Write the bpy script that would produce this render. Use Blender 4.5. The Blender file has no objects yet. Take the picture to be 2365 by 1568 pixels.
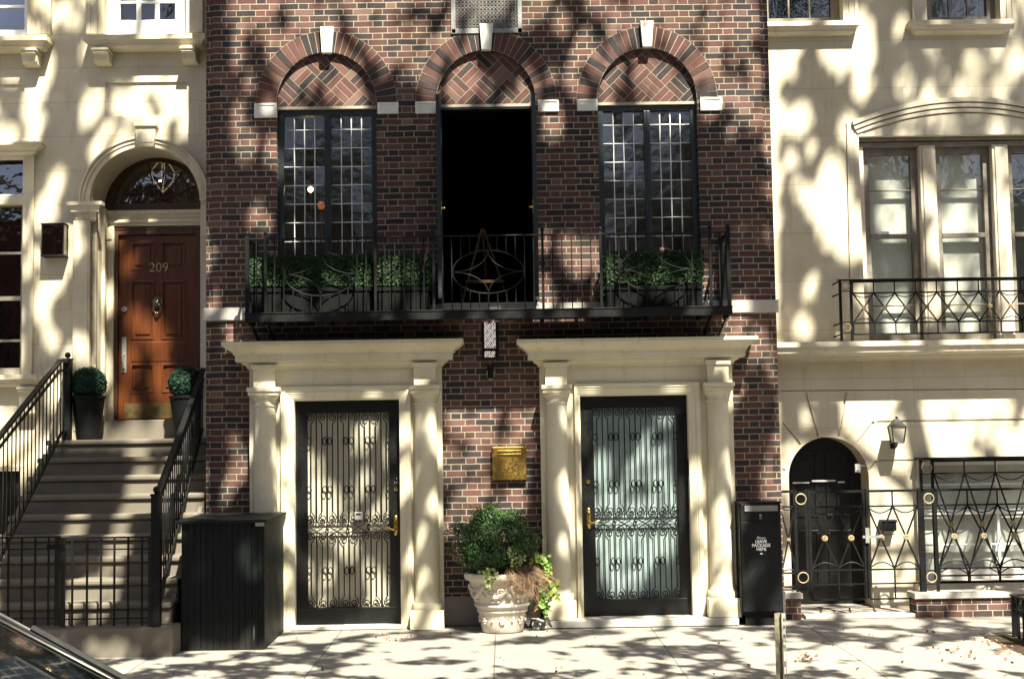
import bpy, bmesh, math, random
from math import sin, cos, pi, sqrt, radians, atan2
from mathutils import Vector, Matrix, noise
from mathutils.geometry import delaunay_2d_cdt
random.seed(7)
S = bpy.context.scene
COL = S.collection
# ------------------------------------------------------------------ camera
FPX, CX, CY = 50/36*2365, 1182.5, 784.0          # focal length and centre in the 2365x1568 reading of the photo
CAM = Vector((0, -15, 1.85))
YAW, PITCH, ROLL = radians(.405), radians(4.30), radians(.90)
_f = Vector((sin(YAW)*cos(PITCH), cos(YAW)*cos(PITCH), sin(PITCH)))
_r0 = Vector((cos(YAW), -sin(YAW), 0)); _u0 = _r0.cross(_f)
_r = _r0*cos(ROLL) - _u0*sin(ROLL); _u = _u0*cos(ROLL) + _r0*sin(ROLL)
cam_data = bpy.data.cameras.new('camera'); cam = bpy.data.objects.new('camera', cam_data); COL.objects.link(cam)
cam_data.lens = 50; cam_data.sensor_width = 36; cam_data.sensor_fit = 'HORIZONTAL'
cam_data.clip_start = .05; cam_data.clip_end = 2000
cam.matrix_world = Matrix(((_r.x, _u.x, -_f.x, CAM.x), (_r.y, _u.y, -_f.y, CAM.y), (_r.z, _u.z, -_f.z, CAM.z), (0, 0, 0, 1)))
S.camera = cam
# ------------------------------------------------------------------ light
KX, KZ = .385, 1.45                               # towards the sun: right KX, out 1, up KZ
SUN = Vector((KX, -1, KZ)).normalized()
world = bpy.data.worlds.new('World'); S.world = world; world.use_nodes = True
wn = world.node_tree.nodes; wl = world.node_tree.links
sky = wn.new('ShaderNodeTexSky'); sky.sky_type = 'NISHITA'; sky.sun_disc = False
sky.dust_density = 2.0; sky.air_density = .5; sky.ozone_density = .2; sky.sun_elevation = math.asin(SUN.z); sky.sun_rotation = atan2(SUN.x, SUN.y)
wl.new(sky.outputs[0], wn['Background'].inputs[0]); wn['Background'].inputs[1].default_value = .05
sd = bpy.data.lights.new('sun', 'SUN'); sd.energy = 5.0; sd.angle = radians(.55); sd.color = (1, .94, .785)
sun = bpy.data.objects.new('sun', sd); COL.objects.link(sun); sun.location = (10, -20, 30)
sun.rotation_euler = SUN.to_track_quat('Z', 'Y').to_euler()
S.view_settings.view_transform = 'Standard'; S.view_settings.look = 'None'; S.view_settings.gamma = 1
S.view_settings.exposure = 2.05
S.cycles.max_bounces = 6; S.cycles.transparent_max_bounces = 12

def W(px, py, Y):
    """point of the plane y=Y seen at photo reading (px,py) -> X, Z"""
    d = _f*FPX + _r*(px-CX) - _u*(py-CY)
    t = (Y-CAM.y)/d.y
    return CAM.x+d.x*t, CAM.z+d.z*t
def WX(px, py, Y): return W(px, py, Y)[0]
def WZ(px, py, Y): return W(px, py, Y)[1]
def RC(px0, px1, py0, py1, Y):
    """upright rectangle x0,x1,z0,z1 on plane Y; py0 top, py1 bottom"""
    cy = (py0+py1)/2; cx = (px0+px1)/2
    return WX(px0, cy, Y), WX(px1, cy, Y), WZ(cx, py1, Y), WZ(cx, py0, Y)
def G(px, py):
    """point on the sloping pavement seen at (px,py)"""
    d = _f*FPX + _r*(px-CX) - _u*(py-CY)
    t = (.015*CAM.y-CAM.z)/(d.z-.015*d.y)
    return CAM + d*t

# ------------------------------------------------------------------ objects
def tag(o, label, cat, group=None, kind=None):
    o['label'] = label; o['category'] = cat
    if group: o['group'] = group
    if kind: o['kind'] = kind
    return o
def thing(name, label, cat, loc, group=None):
    o = bpy.data.objects.new(name, None); COL.objects.link(o); o.location = loc; o.empty_display_size = .2
    return tag(o, label, cat, group)
class MB:
    def __init__(s): s.v = []; s.f = []; s.m = []
    def add(s, vs, fs, m=0):
        b = len(s.v); s.v += [tuple(v) for v in vs]; s.f += [tuple(b+i for i in f) for f in fs]; s.m += [m]*len(fs)
    def box(s, x0, x1, y0, y1, z0, z1, m=0):
        s.add([(x0,y0,z0),(x1,y0,z0),(x1,y1,z0),(x0,y1,z0),(x0,y0,z1),(x1,y0,z1),(x1,y1,z1),(x0,y1,z1)],
              [(0,1,5,4),(1,2,6,5),(2,3,7,6),(3,0,4,7),(4,5,6,7),(3,2,1,0)], m)
    def bar(s, p, q, w, h=None, m=0, up=(0,0,1)):
        """rectangular bar p->q, w across, h along 'up'"""
        h = h or w; p = Vector(p); q = Vector(q); d = (q-p).normalized(); u = Vector(up)
        if abs(d.dot(u)) > .98: u = Vector((0,1,0))
        a = d.cross(u).normalized()*w/2; b = a.cross(d).normalized()*h/2
        s.add([p-a-b,p+a-b,p+a+b,p-a+b,q-a-b,q+a-b,q+a+b,q-a+b],
              [(0,1,5,4),(1,2,6,5),(2,3,7,6),(3,0,4,7),(4,5,6,7),(3,2,1,0)], m)
    def tube(s, pts, r, n=6, m=0, closed=False):
        pts = [Vector(p) for p in pts]; k = len(pts); rs = r if isinstance(r, (list, tuple)) else [r]*k
        b = len(s.v); ref = None
        for i, p in enumerate(pts):
            d = (pts[(i+1) % k]-pts[i-1]) if closed else (pts[min(i+1,k-1)]-pts[max(i-1,0)])
            d.normalize()
            if ref is None: ref = Vector((0,0,1)) if abs(d.z) < .9 else Vector((0,1,0))
            a = d.cross(ref)
            if a.length < 1e-4: a = d.cross(Vector((.3,1,.2)))
            a.normalize(); c = a.cross(d).normalized(); ref = c
            for j in range(n):
                t = 2*pi*j/n; s.v.append(tuple(p+(a*cos(t)+c*sin(t))*rs[i]))
        for i in range(k if closed else k-1):
            i2 = (i+1) % k
            for j in range(n):
                s.f.append((b+i*n+j, b+i*n+(j+1)%n, b+i2*n+(j+1)%n, b+i2*n+j)); s.m.append(m)
        if not closed:
            s.f.append(tuple(b+j for j in reversed(range(n)))); s.m.append(m)
            s.f.append(tuple(b+(k-1)*n+j for j in range(n))); s.m.append(m)
    def lathe(s, cx, cy, prof, n=32, m=0, z0=0):
        b = len(s.v)
        for r, z in prof:
            for j in range(n):
                t = 2*pi*j/n; s.v.append((cx+r*cos(t), cy+r*sin(t), z0+z))
        for i in range(len(prof)-1):
            for j in range(n):
                s.f.append((b+i*n+j, b+i*n+(j+1)%n, b+(i+1)*n+(j+1)%n, b+(i+1)*n+j)); s.m.append(m)
        s.f.append(tuple(b+(len(prof)-1)*n+j for j in range(n))); s.m.append(m)
        s.f.append(tuple(b+j for j in reversed(range(n)))); s.m.append(m)
    def ball(s, c, r, n=10, m=0, sz=1):
        prof = [(max(r*sin(pi*i/n), 1e-4), -r*sz*cos(pi*i/n)) for i in range(n+1)]
        s.lathe(c[0], c[1], prof, n+4, m, c[2])
    def disc(s, c, r, y, t, n=20, m=0):
        """round plate facing -y"""
        vs = [(c[0]+r*cos(2*pi*i/n), y, c[1]+r*sin(2*pi*i/n)) for i in range(n)]
        s.prismpoly([(v[0], v[2]) for v in vs], [], y-t, y, m)
    def prismpoly(s, outer, holes, y0, y1, m=0, sides=True):
        loops = [list(outer)]+[list(h) for h in holes]
        flat = [p for l in loops for p in l]
        n = len(flat); b = len(s.v); ed = []; o = 0
        for l in loops: ed += [(o+i, o+(i+1) % len(l)) for i in range(len(l))]; o += len(l)
        V2, _, tris, _, _, _ = delaunay_2d_cdt([Vector(p) for p in flat], ed, [], 0, 1e-7)
        assert len(V2) >= n-2*len(loops)-4
        def inside(x, z):
            c = False
            for l in loops:
                for i in range(len(l)):
                    (xa, za), (xb, zb) = l[i], l[i-1]
                    if (za > z) != (zb > z) and x < (xb-xa)*(z-za)/(zb-za)+xa: c = not c
            return c
        k = len(V2); c0 = len(s.v)
        s.v += [(p.x, y0, p.y) for p in V2]+[(p.x, y1, p.y) for p in V2]
        for t in tris:
            cx = sum(V2[i].x for i in t)/3; cz = sum(V2[i].y for i in t)/3
            if not inside(cx, cz): continue
            s.f.append(tuple(c0+i for i in t)); s.m.append(m); s.f.append(tuple(c0+k+i for i in reversed(t))); s.m.append(m)
        b = len(s.v); s.v += [(p[0], y0, p[1]) for p in flat]+[(p[0], y1, p[1]) for p in flat]
        if sides:
            o = 0
            for k, l in enumerate(loops):
                ln = len(l)
                A = sum(l[i][0]*l[(i+1)%ln][1]-l[(i+1)%ln][0]*l[i][1] for i in range(ln))
                ccw = A > 0
                for i in range(ln):
                    i0, i1 = b+o+i, b+o+(i+1)%ln
                    f = (i0, i0+n, i1+n, i1)
                    if (ccw and k == 0) or (not ccw and k > 0): f = f[::-1]
                    s.f.append(f); s.m.append(m)
                o += ln
    def mould(s, prof, x0, x1, yb, m=0, ends=True):
        """prof: list of (p,z); x0,x1 extents at p=0; mitred returns back to wall yb"""
        b = len(s.v); k = len(prof)
        for p, z in prof:
            e = p if ends else 0
            s.v += [(x0-e, yb, z), (x0-e, yb-p, z), (x1+e, yb-p, z), (x1+e, yb, z)]
        for i in range(k-1):
            for j in range(3):
                a = b+i*4+j; s.f.append((a, a+4, a+5, a+1)); s.m.append(m)
    def leaf(s, c, size, nrm=None, m=0, asp=.55):
        c = Vector(c)
        n = Vector(nrm) if nrm is not None else Vector((random.gauss(0,1), random.gauss(0,1), random.gauss(0,1)))
        n = (n+Vector((random.gauss(0,.45), random.gauss(0,.45), random.gauss(0,.45)))) if nrm is not None else n
        n.normalize()
        a = n.cross(Vector((random.gauss(0,1), random.gauss(0,1), random.gauss(0,1))))
        if a.length < 1e-3: a = n.cross(Vector((1,.2,.1)))
        a.normalize(); bb = n.cross(a)
        L = size*random.uniform(.7, 1.3); w = L*asp
        s.add([c-a*L/2, c+bb*w/2-a*L*.08+n*L*.08, c+a*L/2, c-bb*w/2-a*L*.08+n*L*.08], [(0,3,2,1)], m)
    def build(s, name, mat, parent=None, smooth=False, bevel=0, auto=None):
        me = bpy.data.meshes.new(name); me.from_pydata(s.v, [], s.f)
        for mm in (mat if isinstance(mat, (list, tuple)) else [mat]): me.materials.append(mm)
        if any(s.m): me.polygons.foreach_set('material_index', s.m)
        if smooth: me.polygons.foreach_set('use_smooth', [True]*len(me.polygons))
        me.update()
        if len(s.f) < 30000 and not name.endswith(('leaves', 'foliage', 'crown', 'litter')):
            bm = bmesh.new(); bm.from_mesh(me); bmesh.ops.remove_doubles(bm, verts=bm.verts, dist=2e-6); bmesh.ops.recalc_face_normals(bm, faces=bm.faces); bm.to_mesh(me); bm.free()
        o = bpy.data.objects.new(name, me); COL.objects.link(o)
        if parent is not None: setpar(o, parent)
        if bevel:
            md = o.modifiers.new('bevel', 'BEVEL'); md.width = bevel; md.segments = 2; md.limit_method = 'ANGLE'; md.angle_limit = radians(40)
        if auto:
            for p in me.polygons: p.use_smooth = True
            md = o.modifiers.new('split', 'EDGE_SPLIT'); md.split_angle = radians(auto)
        return o
def islands(b):
    par = list(range(len(b.v)))
    def find(i):
        while par[i] != i: par[i] = par[par[i]]; i = par[i]
        return i
    for f in b.f:
        r = find(f[0])
        for i in f[1:]: par[find(i)] = r
    g = {}
    for f in b.f: g.setdefault(find(f[0]), []).append(f)
    return list(g.values())
def build_split(b, name, mat, parent, **k):
    out = []
    for fs in islands(b):
        ids = sorted({i for f in fs for i in f}); mp = {i: n for n, i in enumerate(ids)}; c = MB(); c.v = [b.v[i] for i in ids]; c.f = [tuple(mp[i] for i in f) for f in fs]; c.m = [0]*len(fs)
        out.append(c.build(name, mat, parent, **k))
    return out
def setpar(o, p):
    o.parent = p
    if p.type == 'EMPTY': o.matrix_parent_inverse = Matrix.Translation(p.location).inverted()
def copy_tree(o, parent=None, inv=None):
    c = o.copy(); COL.objects.link(c)
    if parent is not None: c.parent = parent; c.matrix_parent_inverse = o.matrix_parent_inverse.copy()
    for ch in list(o.children): copy_tree(ch, c)
    return c

# ------------------------------------------------------------------ materials
class NB:
    def __init__(s, name):
        s.mat = bpy.data.materials.new(name); s.mat.use_nodes = True
        s.t = s.mat.node_tree; s.N = s.t.nodes; s.L = s.t.links; s.p = s.N['Principled BSDF']
    def set(s, i, v):
        if isinstance(v, bpy.types.NodeSocket): s.L.new(v, i)
        elif v is not None: i.default_value = v
    def math(s, op, a, b=None, c=None):
        n = s.N.new('ShaderNodeMath'); n.operation = op
        for k, v in enumerate((a, b, c)): s.set(n.inputs[k], v)
        return n.outputs[0]
    def pos(s): return s.N.new('ShaderNodeNewGeometry').outputs['Position']
    def obj(s): return s.N.new('ShaderNodeTexCoord').outputs['Object']
    def isl(s): return s.N.new('ShaderNodeNewGeometry').outputs['Random Per Island']
    def xyz(s, v):
        n = s.N.new('ShaderNodeSeparateXYZ'); s.L.new(v, n.inputs[0]); return n.outputs
    def comb(s, x=0., y=0., z=0.):
        n = s.N.new('ShaderNodeCombineXYZ')
        for k, v in enumerate((x, y, z)): s.set(n.inputs[k], v)
        return n.outputs[0]
    def noise(s, vec, scale, detail=4, rough=.55, dim='3D'):
        n = s.N.new('ShaderNodeTexNoise'); s.L.new(vec, n.inputs['Vector'])
        n.inputs['Scale'].default_value = scale; n.inputs['Detail'].default_value = detail; n.inputs['Roughness'].default_value = rough
        return n.outputs['Fac']
    def scale(s, vec, v):
        n = s.N.new('ShaderNodeVectorMath'); n.operation = 'MULTIPLY'; s.L.new(vec, n.inputs[0]); n.inputs[1].default_value = v; return n.outputs[0]
    def white(s, vec):
        n = s.N.new('ShaderNodeTexWhiteNoise'); n.noise_dimensions = '3D'; s.L.new(vec, n.inputs['Vector']); return n.outputs['Value']
    def ramp(s, fac, stops, const=False):
        n = s.N.new('ShaderNodeValToRGB'); s.L.new(fac, n.inputs[0]); e = n.color_ramp.elements
        if const: n.color_ramp.interpolation = 'CONSTANT'
        while len(e) < len(stops): e.new(.5)
        for k, (p, c) in enumerate(stops):
            e[k].position = p; e[k].color = (*c, 1) if len(c) == 3 else c
        return n.outputs['Color']
    def mix(s, f, a, b, mode='MIX'):
        n = s.N.new('ShaderNodeMix'); n.data_type = 'RGBA'; n.blend_type = mode
        s.set(n.inputs['Factor'], f)
        for k, v in ((6, a), (7, b)): s.set(n.inputs[k], (*v, 1) if isinstance(v, tuple) and len(v) == 3 else v)
        return n.outputs[2]
    def mapr(s, v, a, b, c, d):
        n = s.N.new('ShaderNodeMapRange'); s.set(n.inputs[0], v)
        for k, x in enumerate((a, b, c, d)): n.inputs[k+1].default_value = x
        return n.outputs[0]
    def bump(s, h, strength=.5, dist=.01):
        n = s.N.new('ShaderNodeBump'); n.inputs['Strength'].default_value = strength; n.inputs['Distance'].default_value = dist
        s.L.new(h, n.inputs['Height']); s.L.new(n.outputs[0], s.p.inputs['Normal'])
    def fin(s, col=None, rough=None, metal=None, spec=None):
        if isinstance(col, tuple): col = (*col, 1)
        s.set(s.p.inputs['Base Color'], col); s.set(s.p.inputs['Roughness'], rough)
        s.set(s.p.inputs['Metallic'], metal); s.set(s.p.inputs['Specular IOR Level'], spec)
        return s.mat

BRICKS = [(0,(.078,.036,.031)),(.14,(.108,.047,.039)),(.28,(.021,.020,.023)),(.46,(.054,.032,.028)),(.62,(.088,.041,.035)),(.74,(.034,.027,.029)),(.87,(.122,.065,.053)),(.95,(.150,.090,.074))]
def m_brick(name='flemish_bond_brick'):
    n = NB(name); P = n.xyz(n.pos())
    ch, per = .0670, .314
    wob = n.math('MULTIPLY', n.math('SUBTRACT', n.noise(n.pos(), 5, 2), .5), .012)
    v = n.math('DIVIDE', n.math('ADD', P[2], wob), ch); row = n.math('FLOOR', v); fv = n.math('SUBTRACT', v, row)
    rr = n.white(n.comb(row, 3.7, 1.1))
    off = n.math('ADD', n.math('MULTIPLY', n.math('MODULO', n.math('ABSOLUTE', row), 2.), .5), n.math('MULTIPLY', rr, .07))
    u = n.math('ADD', n.math('DIVIDE', n.math('ADD', n.math('ADD', P[0], P[1]), 40.), per), off)
    cu = n.math('FLOOR', u); fu = n.math('SUBTRACT', u, cu)
    hd = n.math('GREATER_THAN', fu, .66)
    du = n.math('MINIMUM', n.math('MINIMUM', fu, n.math('SUBTRACT', 1., fu)), n.math('ABSOLUTE', n.math('SUBTRACT', fu, .66)))
    dm = n.math('MULTIPLY', du, per); dv = n.math('MULTIPLY', n.math('MINIMUM', fv, n.math('SUBTRACT', 1., fv)), ch)
    d = n.math('MINIMUM', dm, dv)
    d = n.math('ADD', d, n.math('MULTIPLY', n.math('SUBTRACT', n.noise(n.pos(), 90, 3), .5), .005))
    mask = n.mapr(d, .0042, .0066, 0, 1)
    rnd = n.white(n.comb(n.math('ADD', n.math('MULTIPLY', cu, 2.), hd), row, .5))
    rnd2 = n.math('SUBTRACT', rnd, n.math('MULTIPLY', 0., hd))
    bc = n.ramp(rnd2, BRICKS, True)
    nz = n.noise(n.pos(), 45, 5, .7); bc = n.mix(n.mapr(nz, .35, .75, 0, .55), bc, n.mix(.5, bc, (.13,.078,.06)))
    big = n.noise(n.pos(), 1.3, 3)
    mc = n.mix(n.noise(n.pos(), 14, 4), (.20,.172,.128), (.40,.348,.265))
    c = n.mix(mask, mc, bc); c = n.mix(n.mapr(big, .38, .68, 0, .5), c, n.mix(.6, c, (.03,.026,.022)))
    n.bump(n.math('ADD', mask, n.math('MULTIPLY', n.noise(n.pos(), 120, 4), .7)), .75, .006)
    return n.fin(c, .88, 0., .25)
def m_island_brick(name):
    n = NB(name); r = n.isl(); bc = n.ramp(r, BRICKS, True)
    nz = n.noise(n.pos(), 45, 5, .7); bc = n.mix(n.mapr(nz, .35, .75, 0, .5), bc, n.mix(.5, bc, (.13,.078,.06)))
    n.bump(n.noise(n.pos(), 120, 4), .5, .004)
    return n.fin(bc, .88, 0., .25)
def m_basket(name='basketweave_brick'):
    n = NB(name); P = n.xyz(n.pos()); c = .212; q = 1/sqrt(2)/c
    u = n.math('MULTIPLY', n.math('ADD', P[0], P[2]), q); v = n.math('MULTIPLY', n.math('SUBTRACT', P[2], P[0]), q)
    cu = n.math('FLOOR', u); cv = n.math('FLOOR', v); fu = n.math('SUBTRACT', u, cu); fv = n.math('SUBTRACT', v, cv)
    par = n.math('MODULO', n.math('ABSOLUTE', n.math('ADD', cu, cv)), 2.)
    t = n.math('ADD', n.math('MULTIPLY', par, fu), n.math('MULTIPLY', n.math('SUBTRACT', 1., par), fv))
    t3 = n.math('MULTIPLY', t, 3.); i3 = n.math('FLOOR', t3); f3 = n.math('SUBTRACT', t3, i3)
    e1 = n.math('MULTIPLY', n.math('MINIMUM', f3, n.math('SUBTRACT', 1., f3)), c/3)
    e2 = n.math('MULTIPLY', n.math('MINIMUM', n.math('MINIMUM', fu, n.math('SUBTRACT', 1., fu)), n.math('MINIMUM', fv, n.math('SUBTRACT', 1., fv))), c)
    d = n.math('MINIMUM', e1, e2)
    d = n.math('ADD', d, n.math('MULTIPLY', n.math('SUBTRACT', n.noise(n.pos(), 90, 3), .5), .005))
    mask = n.mapr(d, .0028, .0052, 0, 1)
    bc = n.ramp(n.white(n.comb(n.math('ADD', n.math('MULTIPLY', cu, 3.), i3), cv, 2.5)), BRICKS, True)
    nz = n.noise(n.pos(), 45, 5, .7); bc = n.mix(n.mapr(nz, .35, .75, 0, .5), bc, n.mix(.5, bc, (.13,.078,.06)))
    c2 = n.mix(mask, (.22,.19,.145), bc)
    n.bump(n.math('ADD', mask, n.math('MULTIPLY', n.noise(n.pos(), 120, 4), .6)), .7, .006)
    return n.fin(c2, .88, 0., .25)
def m_stone(name, base, stain=(.30,.25,.17), amt=.5, joints=None, streak=True, rough=.85, bs=.35):
    n = NB(name); P = n.pos()
    a = n.noise(P, 2.2, 5, .6); b = n.noise(P, 30, 4, .6)
    st = n.noise(n.scale(P, (9, 9, 1.1)), 1., 5, .65)
    c = n.mix(n.mapr(a, .4, .75, 0, amt*.5), base, stain)
    if streak: c = n.mix(n.mapr(st, .55, .85, 0, amt), c, stain)
    c = n.mix(n.mapr(b, .3, .7, 0, .18), c, tuple(x*.75 for x in base))
    h = n.math('ADD', n.noise(P, 160, 3), n.math('MULTIPLY', a, .6))
    if joints:
        z = n.xyz(P)[2]; f = n.math('FRACT', n.math('DIVIDE', n.math('ADD', z, joints[1]), joints[0]))
        e = n.mapr(n.math('MULTIPLY', n.math('MINIMUM', f, n.math('SUBTRACT', 1., f)), joints[0]), .0015, .004, 0, 1)
        X = n.xyz(P)[0]; rw = n.math('FLOOR', n.math('DIVIDE', n.math('ADD', z, joints[1]), joints[0])); bx = n.math('ADD', n.math('DIVIDE', X, 1.15), n.math('MULTIPLY', n.math('MODULO', n.math('ABSOLUTE', rw), 2.), .5)); fx = n.math('FRACT', bx)
        c = n.mix(n.math('MULTIPLY', n.white(n.comb(n.math('FLOOR', bx), rw, 3.)), .22), c, stain)
        ex = n.mapr(n.math('MULTIPLY', n.math('MINIMUM', fx, n.math('SUBTRACT', 1., fx)), 1.15), .0015, .004, .35, 1); e = n.math('MULTIPLY', e, ex)
        c = n.mix(e, n.mix(.55, c, (.22,.18,.12)), c); h = n.math('ADD', h, e)
    n.bump(h, bs, .004)
    return n.fin(c, rough, 0., .3)
def m_plain(name, col, rough=.5, metal=0., spec=.5, var=.25, vs=6, bump=0, bscale=80):
    n = NB(name); P = n.pos()
    c = n.mix(n.mapr(n.noise(P, vs, 5, .6), .3, .75, 0, 1), tuple(x*(1-var) for x in col), tuple(min(1, x*(1+var)) for x in col))
    r = n.mapr(n.noise(P, vs*4, 4), .3, .7, max(0, rough-.08), min(1, rough+.1))
    if bump: n.bump(n.noise(P, bscale, 4), bump, .003)
    return n.fin(c, r, metal, spec)
def m_leaf(name, stops, rough=.5, trans=.25):
    n = NB(name); c = n.ramp(n.isl(), stops)
    c = n.mix(n.mapr(n.noise(n.pos(), 9, 3), .3, .7, 0, .35), c, n.mix(.5, c, (.01,.02,.008)))
    n.fin(c, rough, 0., .4)
    tr = n.N.new('ShaderNodeBsdfTranslucent'); n.L.new(c, tr.inputs[0])
    mx = n.N.new('ShaderNodeMixShader'); mx.inputs[0].default_value = trans
    n.L.new(n.p.outputs[0], mx.inputs[1]); n.L.new(tr.outputs[0], mx.inputs[2])
    n.L.new(mx.outputs[0], n.N['Material Output'].inputs[0]); return n.mat
def m_glass(name, tint=(.55,.6,.55), rough=.03, wav=.25, refl=1.0, ior=1.7):
    n = NB(name)
    tr = n.N.new('ShaderNodeBsdfTransparent'); tr.inputs[0].default_value = (*tint, 1)
    gl = n.N.new('ShaderNodeBsdfGlossy'); gl.inputs['Roughness'].default_value = rough; gl.inputs[0].default_value = (refl, refl, refl, 1)
    fr = n.N.new('ShaderNodeFresnel'); fr.inputs[0].default_value = ior
    mx = n.N.new('ShaderNodeMixShader')
    if wav:
        b = n.N.new('ShaderNodeBump'); b.inputs['Strength'].default_value = wav; b.inputs['Distance'].default_value = .01
        n.L.new(n.noise(n.pos(), 7, 2), b.inputs['Height']); n.L.new(b.outputs[0], gl.inputs['Normal'])
    n.L.new(fr.outputs[0], mx.inputs[0]); n.L.new(tr.outputs[0], mx.inputs[1]); n.L.new(gl.outputs[0], mx.inputs[2])
    n.L.new(mx.outputs[0], n.N['Material Output'].inputs[0]); return n.mat
def m_emit(name, col, st):
    n = NB(name); n.p.inputs['Emission Color'].default_value = (*col, 1); n.p.inputs['Emission Strength'].default_value = st
    return n.fin((.02,.02,.02), .5)
def m_wood(name, a, b, rough=.4, sc=(22, 22, 1.2), coat=0):
    n = NB(name); P = n.pos()
    w = n.noise(n.scale(P, sc), 1.6, 6, .6); c = n.mix(n.mapr(w, .3, .7, 0, 1), a, b)
    n.bump(w, .12, .003); n.p.inputs['Coat Weight'].default_value = coat
    return n.fin(c, rough, 0., .4)
def m_boards():
    n = NB('black_stained_boards'); P = n.pos(); w = n.noise(n.scale(P, (30, 30, 1.5)), 1.5, 6, .65)
    c = n.mix(n.mapr(w, .35, .75, 0, 1), (.003,.0045,.005), (.009,.012,.013))
    sc = n.mapr(n.noise(n.scale(P, (26, 26, 2.2)), 1., 3, .5), .735, .76, 0, .5); c = n.mix(sc, c, (.22,.22,.20))
    du = n.mapr(n.xyz(P)[2], -.05, .28, .35, 0); c = n.mix(n.math('MULTIPLY', du, n.noise(P, 9, 4)), c, (.07,.062,.05))
    n.bump(w, .25, .004); return n.fin(c, n.mapr(w, .3, .7, .45, .65), 0., .16)
def m_walk():
    n = NB('concrete_flags'); P = n.pos(); X = n.xyz(P)
    jx = n.math('FRACT', n.math('DIVIDE', n.math('ADD', X[0], 1.69+15.8), 1.58)); jy = n.math('FRACT', n.math('DIVIDE', n.math('ADD', X[1], 3.05+24), 3.0))
    ex = n.math('MULTIPLY', n.math('MINIMUM', jx, n.math('SUBTRACT', 1., jx)), 1.58); ey = n.math('MULTIPLY', n.math('MINIMUM', jy, n.math('SUBTRACT', 1., jy)), 3.0)
    e = n.math('ADD', n.math('MINIMUM', ex, ey), n.math('MULTIPLY', n.math('SUBTRACT', n.noise(P, 12, 4), .5), .012))
    m = n.mapr(e, .003, .009, 0, 1)
    slab = n.white(n.comb(n.math('FLOOR', n.math('DIVIDE', n.math('ADD', X[0], 17.49), 1.58)), n.math('FLOOR', n.math('DIVIDE', n.math('ADD', X[1], 27.05), 3.0)), 1.))
    c = n.mix(n.noise(P, 1.4, 5, .6), (.185,.171,.147), (.285,.268,.232)); c = n.mix(n.math('MULTIPLY', slab, .3), c, (.34,.315,.28))
    c = n.mix(n.mapr(n.noise(P, 60, 5, .7), .35, .7, 0, .35), c, (.115,.105,.09))
    sp = n.mapr(n.noise(P, 5, 6, .75), .64, .72, 0, .45); c = n.mix(sp, c, (.13,.118,.105))
    vo = n.N.new('ShaderNodeTexVoronoi'); n.L.new(P, vo.inputs['Vector']); vo.inputs['Scale'].default_value = 3.2
    gum = n.math('MULTIPLY', n.mapr(vo.outputs['Distance'], .05, .07, 1, 0), n.math('GREATER_THAN', n.xyz(vo.outputs['Color'])[0], .55)); c = n.mix(n.math('MULTIPLY', gum, .55), c, (.06,.055,.05))
    cr = n.math('ABSOLUTE', n.math('SUBTRACT', n.noise(P, .9, 6, .6), .5)); c = n.mix(n.mapr(cr, .0, .004, .5, 0), c, (.08,.07,.06))
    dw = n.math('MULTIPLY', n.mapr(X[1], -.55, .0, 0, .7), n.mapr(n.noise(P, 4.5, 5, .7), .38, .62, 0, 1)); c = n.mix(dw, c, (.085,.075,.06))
    c = n.mix(m, (.10,.09,.07), c)
    n.bump(n.math('ADD', n.math('MULTIPLY', m, 1.), n.math('MULTIPLY', n.noise(P, 150, 4), .5)), .5, .005)
    return n.fin(c, .85, 0., .3)

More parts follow.
